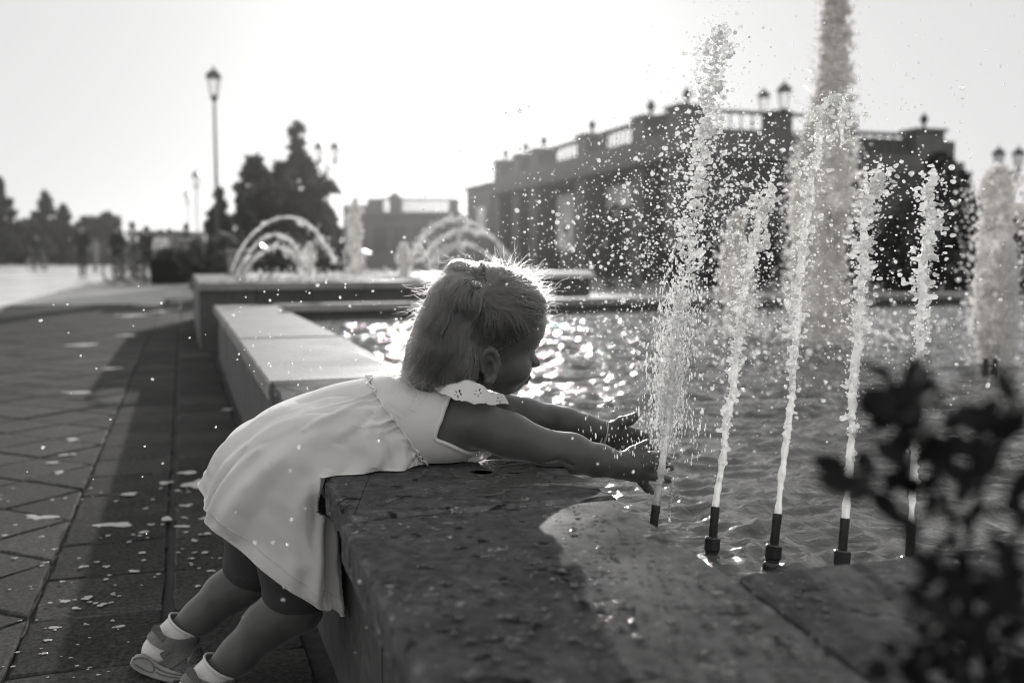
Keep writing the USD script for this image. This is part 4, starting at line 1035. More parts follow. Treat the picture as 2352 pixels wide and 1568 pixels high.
D0 = D0 + rad * (gath * 1.7 + fold + soft + cr * 1.35)[..., None]
# the near hem hangs lower than the far one
low = np.clip((S - .45) / .55, 0, 1) ** 1.5 * np.clip(np.cos(P_ - near + .15), 0, 1)
down = (V(600, 1240) - V(560, 1170)); down /= np.linalg.norm(down)
D0 = D0 + down * (low * .018)[..., None]
D0 = TF.push(D0, .0045, 3)
# rests on the coping, hangs in front of the wall
bb_, aa_ = D0 @ PB, D0 @ PA
zq = np.clip((D0[..., 2] - .255) / .03, 0, 1)
edge_b = .203 - (.203 - np.where(aa_ > 1.09, .170, .157)) * zq
onrim = np.clip((bb_ - (edge_b - .012)) / .02, 0, 1)
lift = RIM + .0035 + .0012 * np.sin(9 * P_ + 20 * S)
below = (D0[..., 2] < lift)
up = np.where(below & (bb_ > edge_b - .006), lift - D0[..., 2], 0)
out_ = np.where(below & (bb_ > edge_b - .010), bb_ - (edge_b - .010), 0)
choose_up = up < np.maximum(out_, 0) + .03
D0[..., 2] += np.where(choose_up, up, 0)
D0 -= PB * np.where(~choose_up, out_, 0)[..., None]
dv = D0.reshape(-1, 3); df = grid_faces(NS, NP, True)
kid.part('dress_skirt', (dv, df), M_DRESS, smooth=True)
# hem turn-up and its stitching
hem = D0[-1]
rim_pts = np.vstack([hem, hem[:1]])
kid.part('hem', tube(rim_pts, .0011, 5, caps=False), M_DRESS, smooth=True)
st_row = int(NS * .925)
row = np.vstack([D0[st_row], D0[st_row][:1]]) + np.vstack([rad[st_row], rad[st_row][:1]]) * .0006
kid.part('hem_stitching', tube(row, .0007, 4, caps=False), M_DRESS, smooth=True)
# bodice: torso skin pushed out, open at the arms and the neck
bt = [(852, 879), (890, 871), (930, 868), (975, 872), (1020, 880), (1060, 888)]
bo = [(986, 1050), (1008, 1058), (1040, 1055), (1072, 1042), (1092, 1020), (1108, 985)]
bh = [.088, .088, .089, .088, .082, .066]
s2 = np.linspace(0, 1, len(bt)); NB = 110; sb = np.linspace(0, 1, NB)
ct, cb = CubicSpline(s2, bt)(sb), CubicSpline(s2, bo)(sb)
Tb, Bb = V(ct[:, 0], ct[:, 1]), V(cb[:, 0], cb[:, 1]); hb = CubicSpline(s2, bh)(sb)
Cb, Hb = (Tb + Bb) / 2, (Tb - Bb) / 2
S2, P2 = np.meshgrid(sb, ph, indexing='ij')
cs, sn = np.sign(np.cos(P2)) * np.abs(np.cos(P2)) ** .8, np.sign(np.sin(P2)) * np.abs(np.sin(P2)) ** .8
DB = Cb[:, None] + Hb[:, None] * cs[..., None] + GL * (hb[:, None] * sn)[..., None]
rb_ = DB - Cb[:, None]; rb_ /= np.linalg.norm(rb_, axis=-1, keepdims=True)
wr2 = meshkit.fbm(np.stack([P2 * 2.0 + S2 * 3, S2 * 4 + P2, 0 * S2 + 5], -1), 3, seed=31) - .5
DB = DB + rb_ * (0.009 * wr2 + .0035 * np.exp(-((P2 - near + .5 - 1.5 * S2) / .10) ** 2) * np.sin(math.pi * S2) + .0032 * np.exp(-((P2 - near + 1.0 - 1.2 * S2) / .08) ** 2) - .003 * np.exp(-((P2 - near + .75 - 1.4 * S2) / .07) ** 2) + .0022 * np.sin(8 * P2 + 14 * S2) * np.clip(np.cos(P2 - near + .9), 0, 1))[..., None]
DB = TF.push(DB, .004, 3)
DB[..., 2] = np.maximum(DB[..., 2], np.where((DB @ PB) > .165, RIM + .004, -1))
hole = np.zeros(DB.shape[:2], bool)
axr = el_r - sh_r; axr /= np.linalg.norm(axr)
for sh, axd, sg in ((sh_r, axr, -1), (sh_l, (el_l - sh_l) / np.linalg.norm(el_l - sh_l), 1)):
    q = DB - sh
    perp = q - (q @ axd)[..., None] * axd
    side = (q @ GL) * sg
    hole |= (np.linalg.norm(perp, axis=-1) < .0415) & ((q @ axd) > -.045) & (side > -.03)
q4 = grid_faces(NB, NP, True)
kill = hole.reshape(-1)[q4].any(1)
dbv = DB.reshape(-1, 3)
kid.part('dress_bodice', (dbv, q4[~kill]), M_DRESS, smooth=True)
kid.part('waist_seam', tube(np.vstack([D0[0], D0[0][:1]]) + np.vstack([rad[0], rad[0][:1]]) * .0015, .0016, 5, caps=False), M_DRESS, smooth=True)
# armhole binding: follows the cut edge of the bodice
from scipy.ndimage import gaussian_filter1d
def cut_loops(quads):
    e = np.vstack([quads[:, [0, 1]], quads[:, [1, 2]], quads[:, [2, 3]], quads[:, [3, 0]]])
    key = np.sort(e, 1); u, inv, c = np.unique(key, axis=0, return_inverse=True, return_counts=True)
    b = e[c[inv.ravel()] == 1]
    nxt = {}
    for x, y in b: nxt.setdefault(int(x), []).append(int(y))
    loops = []
    while nxt:
        st = next(iter(nxt)); loop = [st]; cur = st
        while True:
            if cur not in nxt: break
            n2 = nxt[cur].pop()
            if not nxt[cur]: del nxt[cur]
            if n2 == st: break
            loop.append(n2); cur = n2
        loops.append(loop)
    return loops
for lp in cut_loops(q4[~kill]):
    lp = np.array(lp)
    if len(lp) < 40 or (lp // NP).min() == 0 and (lp // NP).max() == 0 or (lp // NP).min() == NB - 1: continue
    p = gaussian_filter1d(dbv[lp], 3.0, axis=0, mode='wrap')
    p = np.vstack([p, p[:1]])
    kid.part('armhole_binding', tube(p, .0030, 6, caps=False), M_DRESS, smooth=True)
# shorts: the thighs and seat, a little larger than the skin
SF = Field([-.62, 1.2, .05], [-.12, 1.62, .50], 0.004)
for h, k in ((hip_r, kn_r), (hip_l, kn_l)):
    SF.chain([h, h + (k - h) * .5, h + (k - h) * .84], [.058, .0545, .0475], .015)
SF.ell(hipc, (.08, .093, .083), RT, .03)
sv, sf = surface_nets(SF.v, SF.lo, SF.h)
kid.part('shorts', (sv, sf), M_SHORTS, smooth=True)

# ---------------- collar with cut-work flowers
def cloth_patch(poly_view, off, name, holes=(), edge=2.2, mat=M_DRESS, field=None, ripple=0.0012, sm=True):
    pg = Polygon(poly_view).buffer(0)
    for h in holes: pg = pg.difference(h)
    if pg.geom_type != 'Polygon': pg = max(pg.geoms, key=lambda g: g.area)
    pg = pg.segmentize(edge)
    xs = np.arange(pg.bounds[0], pg.bounds[2], edge); ys = np.arange(pg.bounds[1], pg.bounds[3], edge)
    from scipy.spatial import Delaunay
    inner = pg.buffer(-edge * .55)
    from shapely import contains_xy
    X, Y = np.meshgrid(xs, ys); X = X + (np.arange(len(ys)) % 2 * edge / 2)[:, None]
    ok = contains_xy(inner, X.ravel(), Y.ravel())
    pts = [np.c_[X.ravel()[ok], Y.ravel()[ok]], np.array(pg.exterior.coords)[:-1]] + [np.array(r.coords)[:-1] for r in pg.interiors]
    pts = np.vstack(pts)
    tri = Delaunay(pts).simplices
    cen = pts[tri].mean(1)
    tri = tri[contains_xy(pg, cen[:, 0], cen[:, 1])]
    p3 = (field or F).hit(pts[:, 0], pts[:, 1], off)
    p3 = p3 + GU * (ripple * np.sin(pts[:, 0] * .16))[:, None]
    e1 = pts[tri[:, 1]] - pts[tri[:, 0]]; e2 = pts[tri[:, 2]] - pts[tri[:, 0]]
    flip = (e1[:, 0] * e2[:, 1] - e1[:, 1] * e2[:, 0]) > 0
    tri[flip] = tri[flip][:, ::-1]
    return kid.part(name, (p3, tri), mat, smooth=sm), p3
def flower(cx, cy, R, r):
    return [affinity.rotate(affinity.scale(Point(cx + R * math.cos(a), cy + R * math.sin(a)).buffer(r, 5), 1.35, .8), math.degrees(a), origin=(cx + R * math.cos(a), cy + R * math.sin(a))) for a in np.arange(5) * 2 * math.pi / 5 + .3]
CF = Field([-.15, 1.25, .30], [.12, 1.60, .62], 0.003)
CF.v = np.full(CF.n, .05, np.float32)
CF.cone(V(1010, 930), H(-.012, 0, -.065), .052, .046, .03)
CF.cone(L_(V(1060, 925), -.088), L_(V(1060, 925), .088), .040, .040, .03)
CF.ell(T3, (.075, .086, .070), RT, .04)
CF.cone(L_(V(1130, 925), -.045), L_(V(1130, 925), .045), .022, .022, .03)
poly = [ZC(*q) for q in [(-150, 1290), (20, 1372), (130, 1432), (240, 1480), (330, 1502), (400, 1514), (480, 1526), (540, 1531), (620, 1534), (700, 1530), (792, 1518), (770, 1490), (752, 1450), (690, 1425), (600, 1400), (500, 1330), (420, 1270), (300, 1220), (100, 1200), (-80, 1220)]]
hol = flower(*ZC(468, 1414), 7.2, 2.0) + flower(*ZC(270, 1420), 6.6, 1.8) + flower(*ZC(690, 1488), 5.5, 1.4)
_, cp = cloth_patch(poly, .0035, 'collar', hol, field=CF)
# the front of the collar hanging under the chest, against the light
flap = [(1018, 1060), (1045, 1040), (1085, 1012), (1110, 1010), (1134, 1026), (1128, 1045), (1108, 1058), (1070, 1066), (1035, 1066)]
fl_h = flower(1094, 1036, 6.5, 1.8) + flower(1068, 1056, 5.5, 1.6) + flower(1120, 1032, 5.0, 1.4)
pg = Polygon(flap)
for h in fl_h: pg = pg.difference(h)
pg = pg.segmentize(3)
tv, tf = trimesh.creation.triangulate_polygon(pg, engine='earcut')
kid.part('collar', (V(tv[:, 0], tv[:, 1], -.052 + .008 * np.sin(tv[:, 0] * .05)), tf), M_DRESS, label='embroidered collar front hanging below the chest')
# ================================================================== hair, face details, feet
def curves(path, strands, w0, w1, mat, kind=None):
    c = UsdGeom.BasisCurves.Define(stage, path)
    n = [len(s_) for s_ in strands]
    P = np.vstack(strands) - kid.loc
    c.CreateTypeAttr('linear'); c.CreateWrapAttr('nonperiodic')
    c.CreateCurveVertexCountsAttr(Vt.IntArray.FromNumpy(np.array(n, np.int32)))
    c.CreatePointsAttr(Vt.Vec3fArray.FromNumpy(P.astype(np.float32)))
    wd = np.concatenate([np.linspace(w0, w1, k) for k in n]).astype(np.float32)
    c.CreateWidthsAttr(Vt.FloatArray.FromNumpy(wd)); c.SetWidthsInterpolation('vertex')
    UsdShade.MaterialBindingAPI.Apply(c.GetPrim()).Bind(mat)
    if kind: c.GetPrim().SetCustomDataByKey('kind', kind)
    return c
M_HAIR = look('fine_hair', {'h': ('principled_hair_bsdf', {'model': 'Chiang', 'parametrization': 'Direct coloring', 'color': (0.068, 0.066, 0.064), 'roughness': 0.32, 'radial_roughness': 0.4, 'random_color': 0.3, 'random_roughness': 0.2})}, [], surface='h.BSDF')
M_SCALP = look('under_hair', {'g': ('geometry', {}), 'n': ('noise_texture', {'scale': 160.0, 'detail': 4.0}), 'r': ('rgb_ramp', {'ramp': [(0.35, (0.030,) * 3), (0.7, (0.075,) * 3)]}),
    'p': ('principled_bsdf', {'roughness': 0.5, 'specular_ior_level': 0.35}), 'b': ('bump', {'strength': 0.5, 'distance': 0.0015})}, [('g.position', 'n.vector'), ('n.fac', 'r.fac'), ('r.color', 'p.base_color'), ('n.fac', 'b.height'), ('b.normal', 'p.normal')])
hr = np.random.default_rng(17)
HF = Field([-.26, 1.28, .34], [.14, 1.62, .66], 0.0026)
HF.ell(H(.012, 0, -.002), (.0805, .0755, .0695), RH, .016)
HF.ell(H(-.012, 0, -.014), (.057, .0745, .063), RH, .014)
HF.ell(H(.044, 0, .000), (.0500, .058, .0530), RH, .02)
for l, dx in ((-.052, 0), (-.026, -8), (0, -14), (.026, -8), (.052, 0)):
    HF.chain([V(*Z6(770, 560), l), V(*Z6(650, 780), l), V(*Z6(580 + dx * 2, 1020), l * .95), V(*Z6(500 + dx * 2, 1225), l * .9)], [.040, .034, .034, .031], .012)
HF.chain([V(*Z6(760, 1000), -.058), V(*Z6(780, 1160), -.058), V(*Z6(700, 1255), -.056)], [.028, .024, .016], .02)
HF.ell(V(*Z6(920, 262), -.012), (.028, .026, .012), RH, .012)
HF.ell(V(*Z6(800, 330), -.01), (.022, .036, .022), RH, .016)
TIE = HF.hit(np.array([Z6(945, 385)[0]]), np.array([Z6(945, 385)[1]]), .003, 1.2, 1.6)[0]
hv, hfq = surface_nets(HF.v, HF.lo, HF.h)
def head_xyz(p):
    q = p - HC; return q @ hf, q @ hl, q @ hup
x, y, z = head_xyz(hv)
def hair_keep(x, y, z):
    ay = np.abs(y)
    line = np.interp(x, [-.2, -.02, .005, .030, .050, .062, .072, .085, .11], [-.4, -.4, -.055, -.040, -.022, -.004, .015, .032, .05])   # hairline height along the head
    line = np.where(x > .055, line + (.045 - ay) * .12, line)
    return z > line
keep = hair_keep(x, y, z)
kid.part('hair_mass', (hv, hfq[keep[hfq].all(1)]), M_SCALP, smooth=True)
tx, ty, tz = [float(q) for q in head_xyz(TIE)]
BACKDOWN = -GU * .93 - GF * .30
def flow(p):
    x, y, z = head_xyz(p)
    to_tie = TIE - p; to_tie /= np.maximum(np.linalg.norm(to_tie, axis=1, keepdims=True), 1e-6)
    front = np.clip((x - tx - .004) / .02, 0, 1) * np.clip((z + .052) / .02, 0, 1) * (y < .04)
    top = TIE + GL * .04
    away = p - top; away /= np.maximum(np.linalg.norm(away, axis=1, keepdims=True), 1e-6)
    wd = np.clip((.06 - z) / .10, 0.15, 1)[:, None]
    back = away * (1.1 - wd) + BACKDOWN * wd
    d = to_tie * front[:, None] + back * (1 - front)[:, None]
    n = HF.grad(p)
    d = d - n * (d * n).sum(1, keepdims=True)
    return d / np.maximum(np.linalg.norm(d, axis=1, keepdims=True), 1e-6), n
cand = hv[keep]
cand = cand[(cand - HC) @ GL < .055]
NR = 8500
p = cand[hr.integers(0, len(cand), NR)] + hr.normal(0, .001, (NR, 3))
off = .0006 + .0012 * hr.random(NR) + .0058 * np.clip(meshkit.noise(p * 75, 4) * 1.6 - .4, 0, 1)
lane = hr.normal(0, 1, (NR, 3))
curl_a, curl_r = hr.uniform(0, 6.28, NR), hr.uniform(.0, 1.0, NR)
flick = np.clip(hr.normal(.35, .35, NR), -.2, 1.1)
path = []
STEPS, DS = 20, .0052
free = np.zeros(NR)
for k in range(STEPS):
    path.append(p.copy())
    d, n = flow(p)
    x, y, z = head_xyz(p)
    loose_w = np.clip((-.106 - z) / .010, 0, 1) * (x < .03)
    free += loose_w
    wig = meshkit.noise(p * 85, 3)[:, None] - .5
    wig2 = meshkit.noise(p * 34, 9)[:, None] - .5
    side = np.cross(n, d)
    d = d + side * (wig * .7 + wig2 * 1.2) + lane * .10
    out_d = BACKDOWN * .75 + n * .30 - GF * (.30 + flick * .9 * free / 3)[:, None] + GU * (flick * .16 * free)[:, None] + lane * .22
    d = d * (1 - loose_w)[:, None] + out_d * loose_w[:, None]
    d /= np.linalg.norm(d, axis=1, keepdims=True)
    p = p + d * DS
    s_ = HF.at(p)
    p = p - HF.grad(p) * (np.clip(s_ - off, -.004, .004) * (1 - loose_w))[:, None]
path = np.stack(path, 1)
strands = []
for i in range(NR):
    q = path[i][:hr.integers(9, STEPS + 1)]
    xx, yy, zz_ = head_xyz(q)
    ok = (hair_keep(xx, yy, zz_ + .012) | (xx < .0)) & (zz_ > -.129 + .020 * hr.random())
    m = len(q) if ok.all() else int(np.argmin(ok))
    if m >= 4: strands.append(q[:m])
curves(kid.path + '/hair', strands, .00062, .00020, M_HAIR)
# loose ends below the nape and stray hairs against the light
loose = []
def stray(root, n, t, L, curl, turns, k=16, droop=0.0):
    u = np.linspace(0, 1, k); b = np.cross(n, t)
    ang = u * turns * 2 * math.pi + hr.uniform(0, 6.28)
    c = curl * u ** 1.3
    p = root + n * (L * .75 * u * (1 - .35 * u))[:, None] + t * (L * (.25 * u + .65 * u * u))[:, None] + (np.cos(ang) * c)[:, None] * b + (np.sin(ang) * c)[:, None] * t - GU * (droop * u * u)[:, None]
    return p
def strays(cnt, pick, L, curl, turns, tmix):
    idx = np.where(pick)[0]
    if len(idx) == 0: return
    rts = hv[idx[hr.integers(0, len(idx), cnt)]]
    d, n = flow(rts)
    for i in range(cnt):
        nn = n[i] + hr.normal(0, .35, 3); nn /= np.linalg.norm(nn)
        tt = d[i] * tmix + hr.normal(0, .55, 3); tt /= np.linalg.norm(tt)
        loose.append(stray(rts[i], nn, tt, hr.uniform(*L), hr.uniform(*curl), hr.uniform(*turns), droop=hr.uniform(0, .006)))
nrm = HF.grad(hv)
x, y, z = head_xyz(hv)
upw = keep & (nrm @ GU > .45) & (np.abs((hv - HC) @ GL) < .06)
strays(620, upw & (x > .0), (.010, .040), (.003, .009), (.5, 1.8), -.5)
strays(240, upw & (x <= .02), (.008, .026), (.002, .009), (.5, 1.6), .6)
strays(300, keep & (x > .05) & (z > .0), (.008, .028), (.002, .008), (.5, 1.6), -.4)
strays(480, keep & (nrm @ (-GF) > .4) & (z < .03), (.012, .046), (.003, .010), (.5, 1.8), .7)
strays(300, keep & (z < -.075) & (nrm @ (-GU) > -.2), (.012, .034), (.002, .006), (.2, .9), 1.0)
strays(260, keep & (nrm @ (-GL) > .4), (.004, .012), (.001, .004), (.2, .8), 1.0)
# the curl beside the clip
for i in range(11):
    u = np.linspace(0, 1, 30); a = 2.6 * 2 * math.pi * u + .2 * hr.normal()
    c0 = np.array(Z6(1060 + hr.normal() * 8, 620 + hr.normal() * 8)); R = (17 * (1 - .8 * u)) * (1 + .22 * hr.normal())
    vx = np.interp(u, [0, .3, 1], [Z6(960, 440)[0], c0[0] + 14, c0[0] + 8]) + R * np.cos(a) * np.clip(u * 4, 0, 1)
    vy = np.interp(u, [0, .3, 1], [Z6(960, 440)[1], c0[1] + 4, c0[1] + 10]) + R * np.sin(a) * np.clip(u * 4, 0, 1)
    loose.append(HF.hit(vx, vy, .004 + .003 * hr.random(), 1.2, 1.6, 60))
for i in range(70):      # locks that fall from the clip towards the ear
    e = (hr.uniform(820, 1080), hr.uniform(820, 1050)); m_ = (hr.uniform(880, 960), hr.uniform(560, 700))
    q = spline(np.array([Z6(935 + hr.normal() * 8, 420), Z6(*m_), Z6(*e)]), 16)
    loose.append(HF.hit(q[:, 0], q[:, 1], .0035 + .003 * hr.random(), 1.2, 1.6, 60))
for i in range(34):      # wisps over the collar and the ear
    a_ = (hr.uniform(640, 900), hr.uniform(1150, 1260)); b_ = (a_[0] + hr.uniform(-60, 60), a_[1] + hr.uniform(90, 170))
    q = spline(np.array([a_, ((a_[0] + b_[0]) / 2 + hr.uniform(-30, 40), (a_[1] + b_[1]) / 2), b_]), 12)
    v_ = np.array([Z6(*k) for k in q])
    loose.append(V(v_[:, 0], v_[:, 1], -.075 + .006 * hr.random()))
for k in range(20):      # locks that flick out at the nape
    x0, y0 = hr.uniform(260, 800), hr.uniform(1130, 1260); l0 = hr.uniform(-.068, .01); reach = hr.uniform(.35, 1.15)
    for i in range(16):
        j = hr.normal(0, 9, (4, 2)); j[0] *= 1.6
        q = np.array([(x0, y0), (x0 - 35 * reach, y0 + 70), (x0 - 95 * reach, y0 + 105), (x0 - 165 * reach, y0 + 75 + 40 * (1 - reach))]) + j
        v_ = spline(np.array([Z6(*t_) for t_ in q]), 14)
        loose.append(V(v_[:, 0], v_[:, 1], l0 + .005 * hr.normal() + .004 * np.linspace(0, 1, 14)))
curves(kid.path + '/hair_loose', loose, .00030, .00012, M_HAIR)
# hair clip: a soft square with white dots
nn = HF.grad(TIE[None])[0]; uu = GU - nn * (GU @ nn); uu /= np.linalg.norm(uu); ww = np.cross(nn, uu)
cc = HF.hit(np.array([Z6(945, 362)[0]]), np.array([Z6(945, 362)[1]]), .005, 1.2, 1.6)[0]
QF = Field(cc - .02, cc + .02, .0008)
for sx in (-1, 1):
    QF.ell(cc + ww * sx * .0045 * 1 + uu * .0005 * sx, (.0062, .0058, .0030), np.array([ww, uu, nn]), .003)
qv, qf = surface_nets(QF.v, QF.lo, QF.h)
M_CLIP = plain('clip_plastic', 0.10, 0.35)
M_DOT = plain('white_plastic', 0.75, 0.4)
clip = kid.part('hair_clip', (qv, qf), M_CLIP, smooth=True)
for px_, py_ in ((910, 330), (940, 330), (930, 352), (972, 352), (905, 388), (930, 404), (972, 384), (990, 372)):
    c_ = QF.hit(np.array([Z6(px_, py_)[0]]), np.array([Z6(px_, py_)[1]]), .0003, 1.2, 1.6)[0]
    d_ = trimesh.creation.icosphere(1, .0011); d_.apply_translation(c_)
    kid.part('dot', d_, M_DOT, smooth=True, under=clip)
kid.part('hair_band', tube(np.array([TIE + (uu * math.cos(a) * .003 + ww * math.sin(a) * .0055) + nn * .001 for a in np.linspace(0, 6.2832, 20)]), .0016, 6, caps=False), M_SHORTS, smooth=True)
# lashes, lid line, brow
def on_face(pts, off=.0006): return F.onto(np.array(pts), off, 4)
lid = on_face([H(.095 - .004 * abs(t) ** 2, -.026 + .012 * t, -.0455 - .003 * (1 - t * t)) for t in np.linspace(-1, 1, 9)])
kid.part('eyelid_line', tube(lid, .0007, 5), M_SHORTS, smooth=True)
lash = []
for t in np.linspace(-1, 1, 26):
    r0 = on_face([H(.095 - .004 * t * t, -.026 + .012 * t, -.0455 - .003 * (1 - t * t))], 0)[0]
    dr = hf * .75 - hup * .55 - hl * (.25 - .25 * t) + hr.normal(0, .08, 3)
    lash.append(np.array([r0 + dr * .0075 * u + hup * .003 * u * u for u in np.linspace(0, 1, 6)]))
M_LASH = plain('lash', 0.02, 0.5)
curves(kid.path + '/eyelashes', lash, .0004, .0001, M_LASH)
brow = []
for i in range(60):
    t = hr.uniform(-1, 1)
    r0 = on_face([H(.095, -.026 + .015 * t, -.0275 + .0015 * hr.normal() - .003 * t * t)], .0003)[0]
    brow.append(np.array([r0 + (-hl * .8 - hf * .25 + hup * .12 * hr.normal()) * .006 * u for u in np.linspace(0, 1, 4)]))
curves(kid.path + '/eyebrow', [on_face(b_, .0006) for b_ in brow], .0003, .0001, M_HAIR)
# bracelet of thin cord on the far wrist
wa = V(*ZH(622, 620), .055); ax_ = np.array(V(*ZH(760, 640), .055) - V(*ZH(480, 600), .055)); ax_ /= np.linalg.norm(ax_)
e1 = np.cross(ax_, GL); e1 /= np.linalg.norm(e1); e2 = np.cross(ax_, e1)
M_CORD = plain('pale_cord', 0.42, 0.7)
for ph0, tl in ((0, .16), (.9, -.10)):
    ring = np.array([wa + e1 * math.cos(a) * .0195 + e2 * math.sin(a) * .0195 + ax_ * (.0195 * tl * math.cos(a + ph0)) for a in np.linspace(0, 2 * math.pi, 40)])
    ring = F.onto(ring, .0009, 2)
    kid.part('bracelet', tube(ring, .0007, 5, caps=False), M_CORD, smooth=True)
for e in ((500, 775), (600, 800)):
    q = np.array([V(*ZH(a_, b_), .034) for a_, b_ in ((615, 660), (590, 730), e)])
    kid.part('bracelet_end', tube(spline(q, 10), .0006, 5), M_CORD, smooth=True)
# ---------------- socks and sandals (the far foot is raised on its toes; the near one the same, one step nearer)
def foot(shift, mirror=1):
    Lf = .060
    P = lambda x, y, dl=0.0: V(*ZF(x, y), Lf + dl) + shift
    K = Field(P(420, 1050) + [-.13, -.06, -.10], P(420, 1050) + [.15, .06, .10], .0022)
    K.chain([P(650, 810), P(590, 890), P(500, 990)], [.0245, .0245, .0245], .01)
    K.ell(P(375, 1080), (.024, .0225, .025), np.eye(3), .012)
    K.chain([P(500, 980), P(620, 1140), P(760, 1270)], [.0240, .0215, .0155], .012)
    K.ell(P(640, 1215), (.030, .026, .014), np.array([GF * .93 - GU * .36, GL, GU * .93 + GF * .36]), .012)
    sv_, sf_ = surface_nets(K.v, K.lo, K.h)
    sd = Thing('sock', path=fresh(kid.path, 'sock')); sd.loc = kid.loc
    up_ax = P(760, 640) - P(590, 890); up_ax /= np.linalg.norm(up_ax)
    top = P(640, 850)
    ok = ((sv_ - top) @ up_ax) < .004
    kid.part('sock_leg', (sv_, sf_[ok[sf_].all(1)]), M_SOCK, smooth=True, under=sd.path)
    e1 = np.cross(up_ax, GL); e1 /= np.linalg.norm(e1)
    ring = np.array([top + up_ax * .003 + e1 * math.cos(a) * .025 + GL * math.sin(a) * .025 for a in np.linspace(0, 2 * math.pi, 40)])
    ring = K.onto(ring, .0010, 3)
    kid.part('sock_cuff', tube(ring, .0022, 6, caps=False), M_SOCK, smooth=True, under=sd.path)
    # sole
    outl = [(95, 1200), (118, 1150), (165, 1112), (225, 1108), (300, 1150), (380, 1205), (460, 1245), (560, 1285), (660, 1312), (780, 1330), (900, 1345), (960, 1380), (950, 1430), (860, 1455), (740, 1452), (600, 1425), (450, 1392), (320, 1350), (200, 1300), (125, 1245)]
    oc = np.array([ZF(*q) for q in outl]); cen = oc.mean(0)
    n = len(oc); layers = []
    for l, sc in ((-.029, .80), (-.0275, .93), (-.024, 1.0), (.024, 1.0), (.0275, .93), (.029, .80)):
        o = cen + (oc - cen) * np.array([.96 + .04 * sc, sc])
        layers.append(V(o[:, 0], o[:, 1], Lf + l) + shift)
    v = np.vstack(layers + [np.mean(layers[0], 0)[None], np.mean(layers[-1], 0)[None]])
    f = []
    for k in range(5):
        i = np.arange(n); j = (i + 1) % n
        f += [np.c_[k * n + i, k * n + j, (k + 1) * n + j], np.c_[k * n + i, (k + 1) * n + j, (k + 1) * n + i]]
    i = np.arange(n); j = (i + 1) % n
    f += [np.c_[j, i, np.full(n, 6 * n)], np.c_[5 * n + i, 5 * n + j, np.full(n, 6 * n + 1)]]
    v, f = trimesh.remesh.subdivide(v, np.vstack(f))
    sa = Thing('sandal', path=fresh(kid.path, 'sandal')); sa.loc = kid.loc
    kid.part('sole', (v, f), M_SOLE, smooth=50, under=sa.path)
    for gl in ([(130, 1165), (230, 1150), (330, 1240), (330, 1280), (230, 1262), (140, 1215)], [(350, 1290), (440, 1325), (600, 1350), (760, 1385)], [(340, 1230), (450, 1290), (600, 1320), (760, 1350)]):
        gp = np.array([ZF(*q) for q in gl]); kid.part('sole_groove', tube(spline(V(gp[:, 0], gp[:, 1], Lf - .0292) + shift, 24), .0011, 5), M_STRAP, smooth=True, under=sa.path)
    # straps: bands wrapped round the sock
    def band(pts, wid, off, name, mat):
        q = spline(np.array([K.onto(p_[None], off, 4)[0] for p_ in pts]), 40)
        q = K.onto(q, off, 3)
        t = np.gradient(q, axis=0); t /= np.linalg.norm(t, axis=1, keepdims=True)
        nn_ = K.grad(q); b = np.cross(nn_, t)
        w_ = np.interp(np.linspace(0, 1, 40), np.linspace(0, 1, len(wid)), wid)[:, None]
        rows = [K.onto(q + b * w_ * s_, off, 2) for s_ in (-1, -.5, 0, .5, 1)]
        top_ = np.stack(rows, 1); edge = top_.copy()
        nn2 = K.grad(top_.reshape(-1, 3)).reshape(top_.shape)
        low_ = top_ - nn2 * .0022
        g = np.concatenate([top_, low_[:, ::-1]], 1)
        kid.part(name, (g.reshape(-1, 3), grid_faces(40, 10, True)), mat, smooth=40, under=sa.path)
    sd_ = -.024
    band([P(455, 905, .012), P(330, 925, -.006), P(400, 985, sd_), P(520, 1010, sd_), P(680, 1000, sd_ + .003), P(800, 970, -.010), P(815, 930, .012)], [.0085, .0085, .0095, .0100, .0085, .007, .007], .0035, 'ankle_strap', M_STRAP)
    band([P(455, 1060, sd_), P(520, 1130, sd_), P(560, 1190, sd_), P(560, 1260, sd_)], [.010, .014, .016, .018], .0028, 'side_mesh', M_MESH)
    band([P(420, 1225, sd_ + .004), P(540, 1150, sd_), P(660, 1070, sd_), P(760, 1010, sd_ + .006), P(815, 980, -.004)], [.0075, .0085, .0090, .0085, .007], .0042, 'cross_strap', M_STRAP)
    band([P(660, 1290, sd_ + .004), P(740, 1190, sd_ + .004), P(830, 1110, sd_ + .008), P(890, 1060, .0), P(905, 1090, .02)], [.009, .010, .010, .009, .008], .0040, 'toe_strap', M_MESH)
    tb = np.array([ZF(*q) for q in [(300, 870), (345, 818), (392, 845), (440, 955), (408, 990), (330, 905)]])
    o0, o1 = V(tb[:, 0], tb[:, 1], Lf - .030) + shift, V(tb[:, 0], tb[:, 1], Lf - .024) + shift
    n = len(tb); i = np.arange(n); j = (i + 1) % n
    kid.part('fastening_tab', (np.vstack([o0, o1, o0.mean(0)[None], o1.mean(0)[None]]), np.vstack([np.c_[i, n + j, j], np.c_[i, n + i, n + j], np.c_[i, j, np.full(n, 2 * n)], np.c_[n + j, n + i, np.full(n, 2 * n + 1)]])), M_STRAP, smooth=False, under=sa.path)
foot(np.zeros(3))
foot(an_r - an_l + np.array([0, 0, .0]))
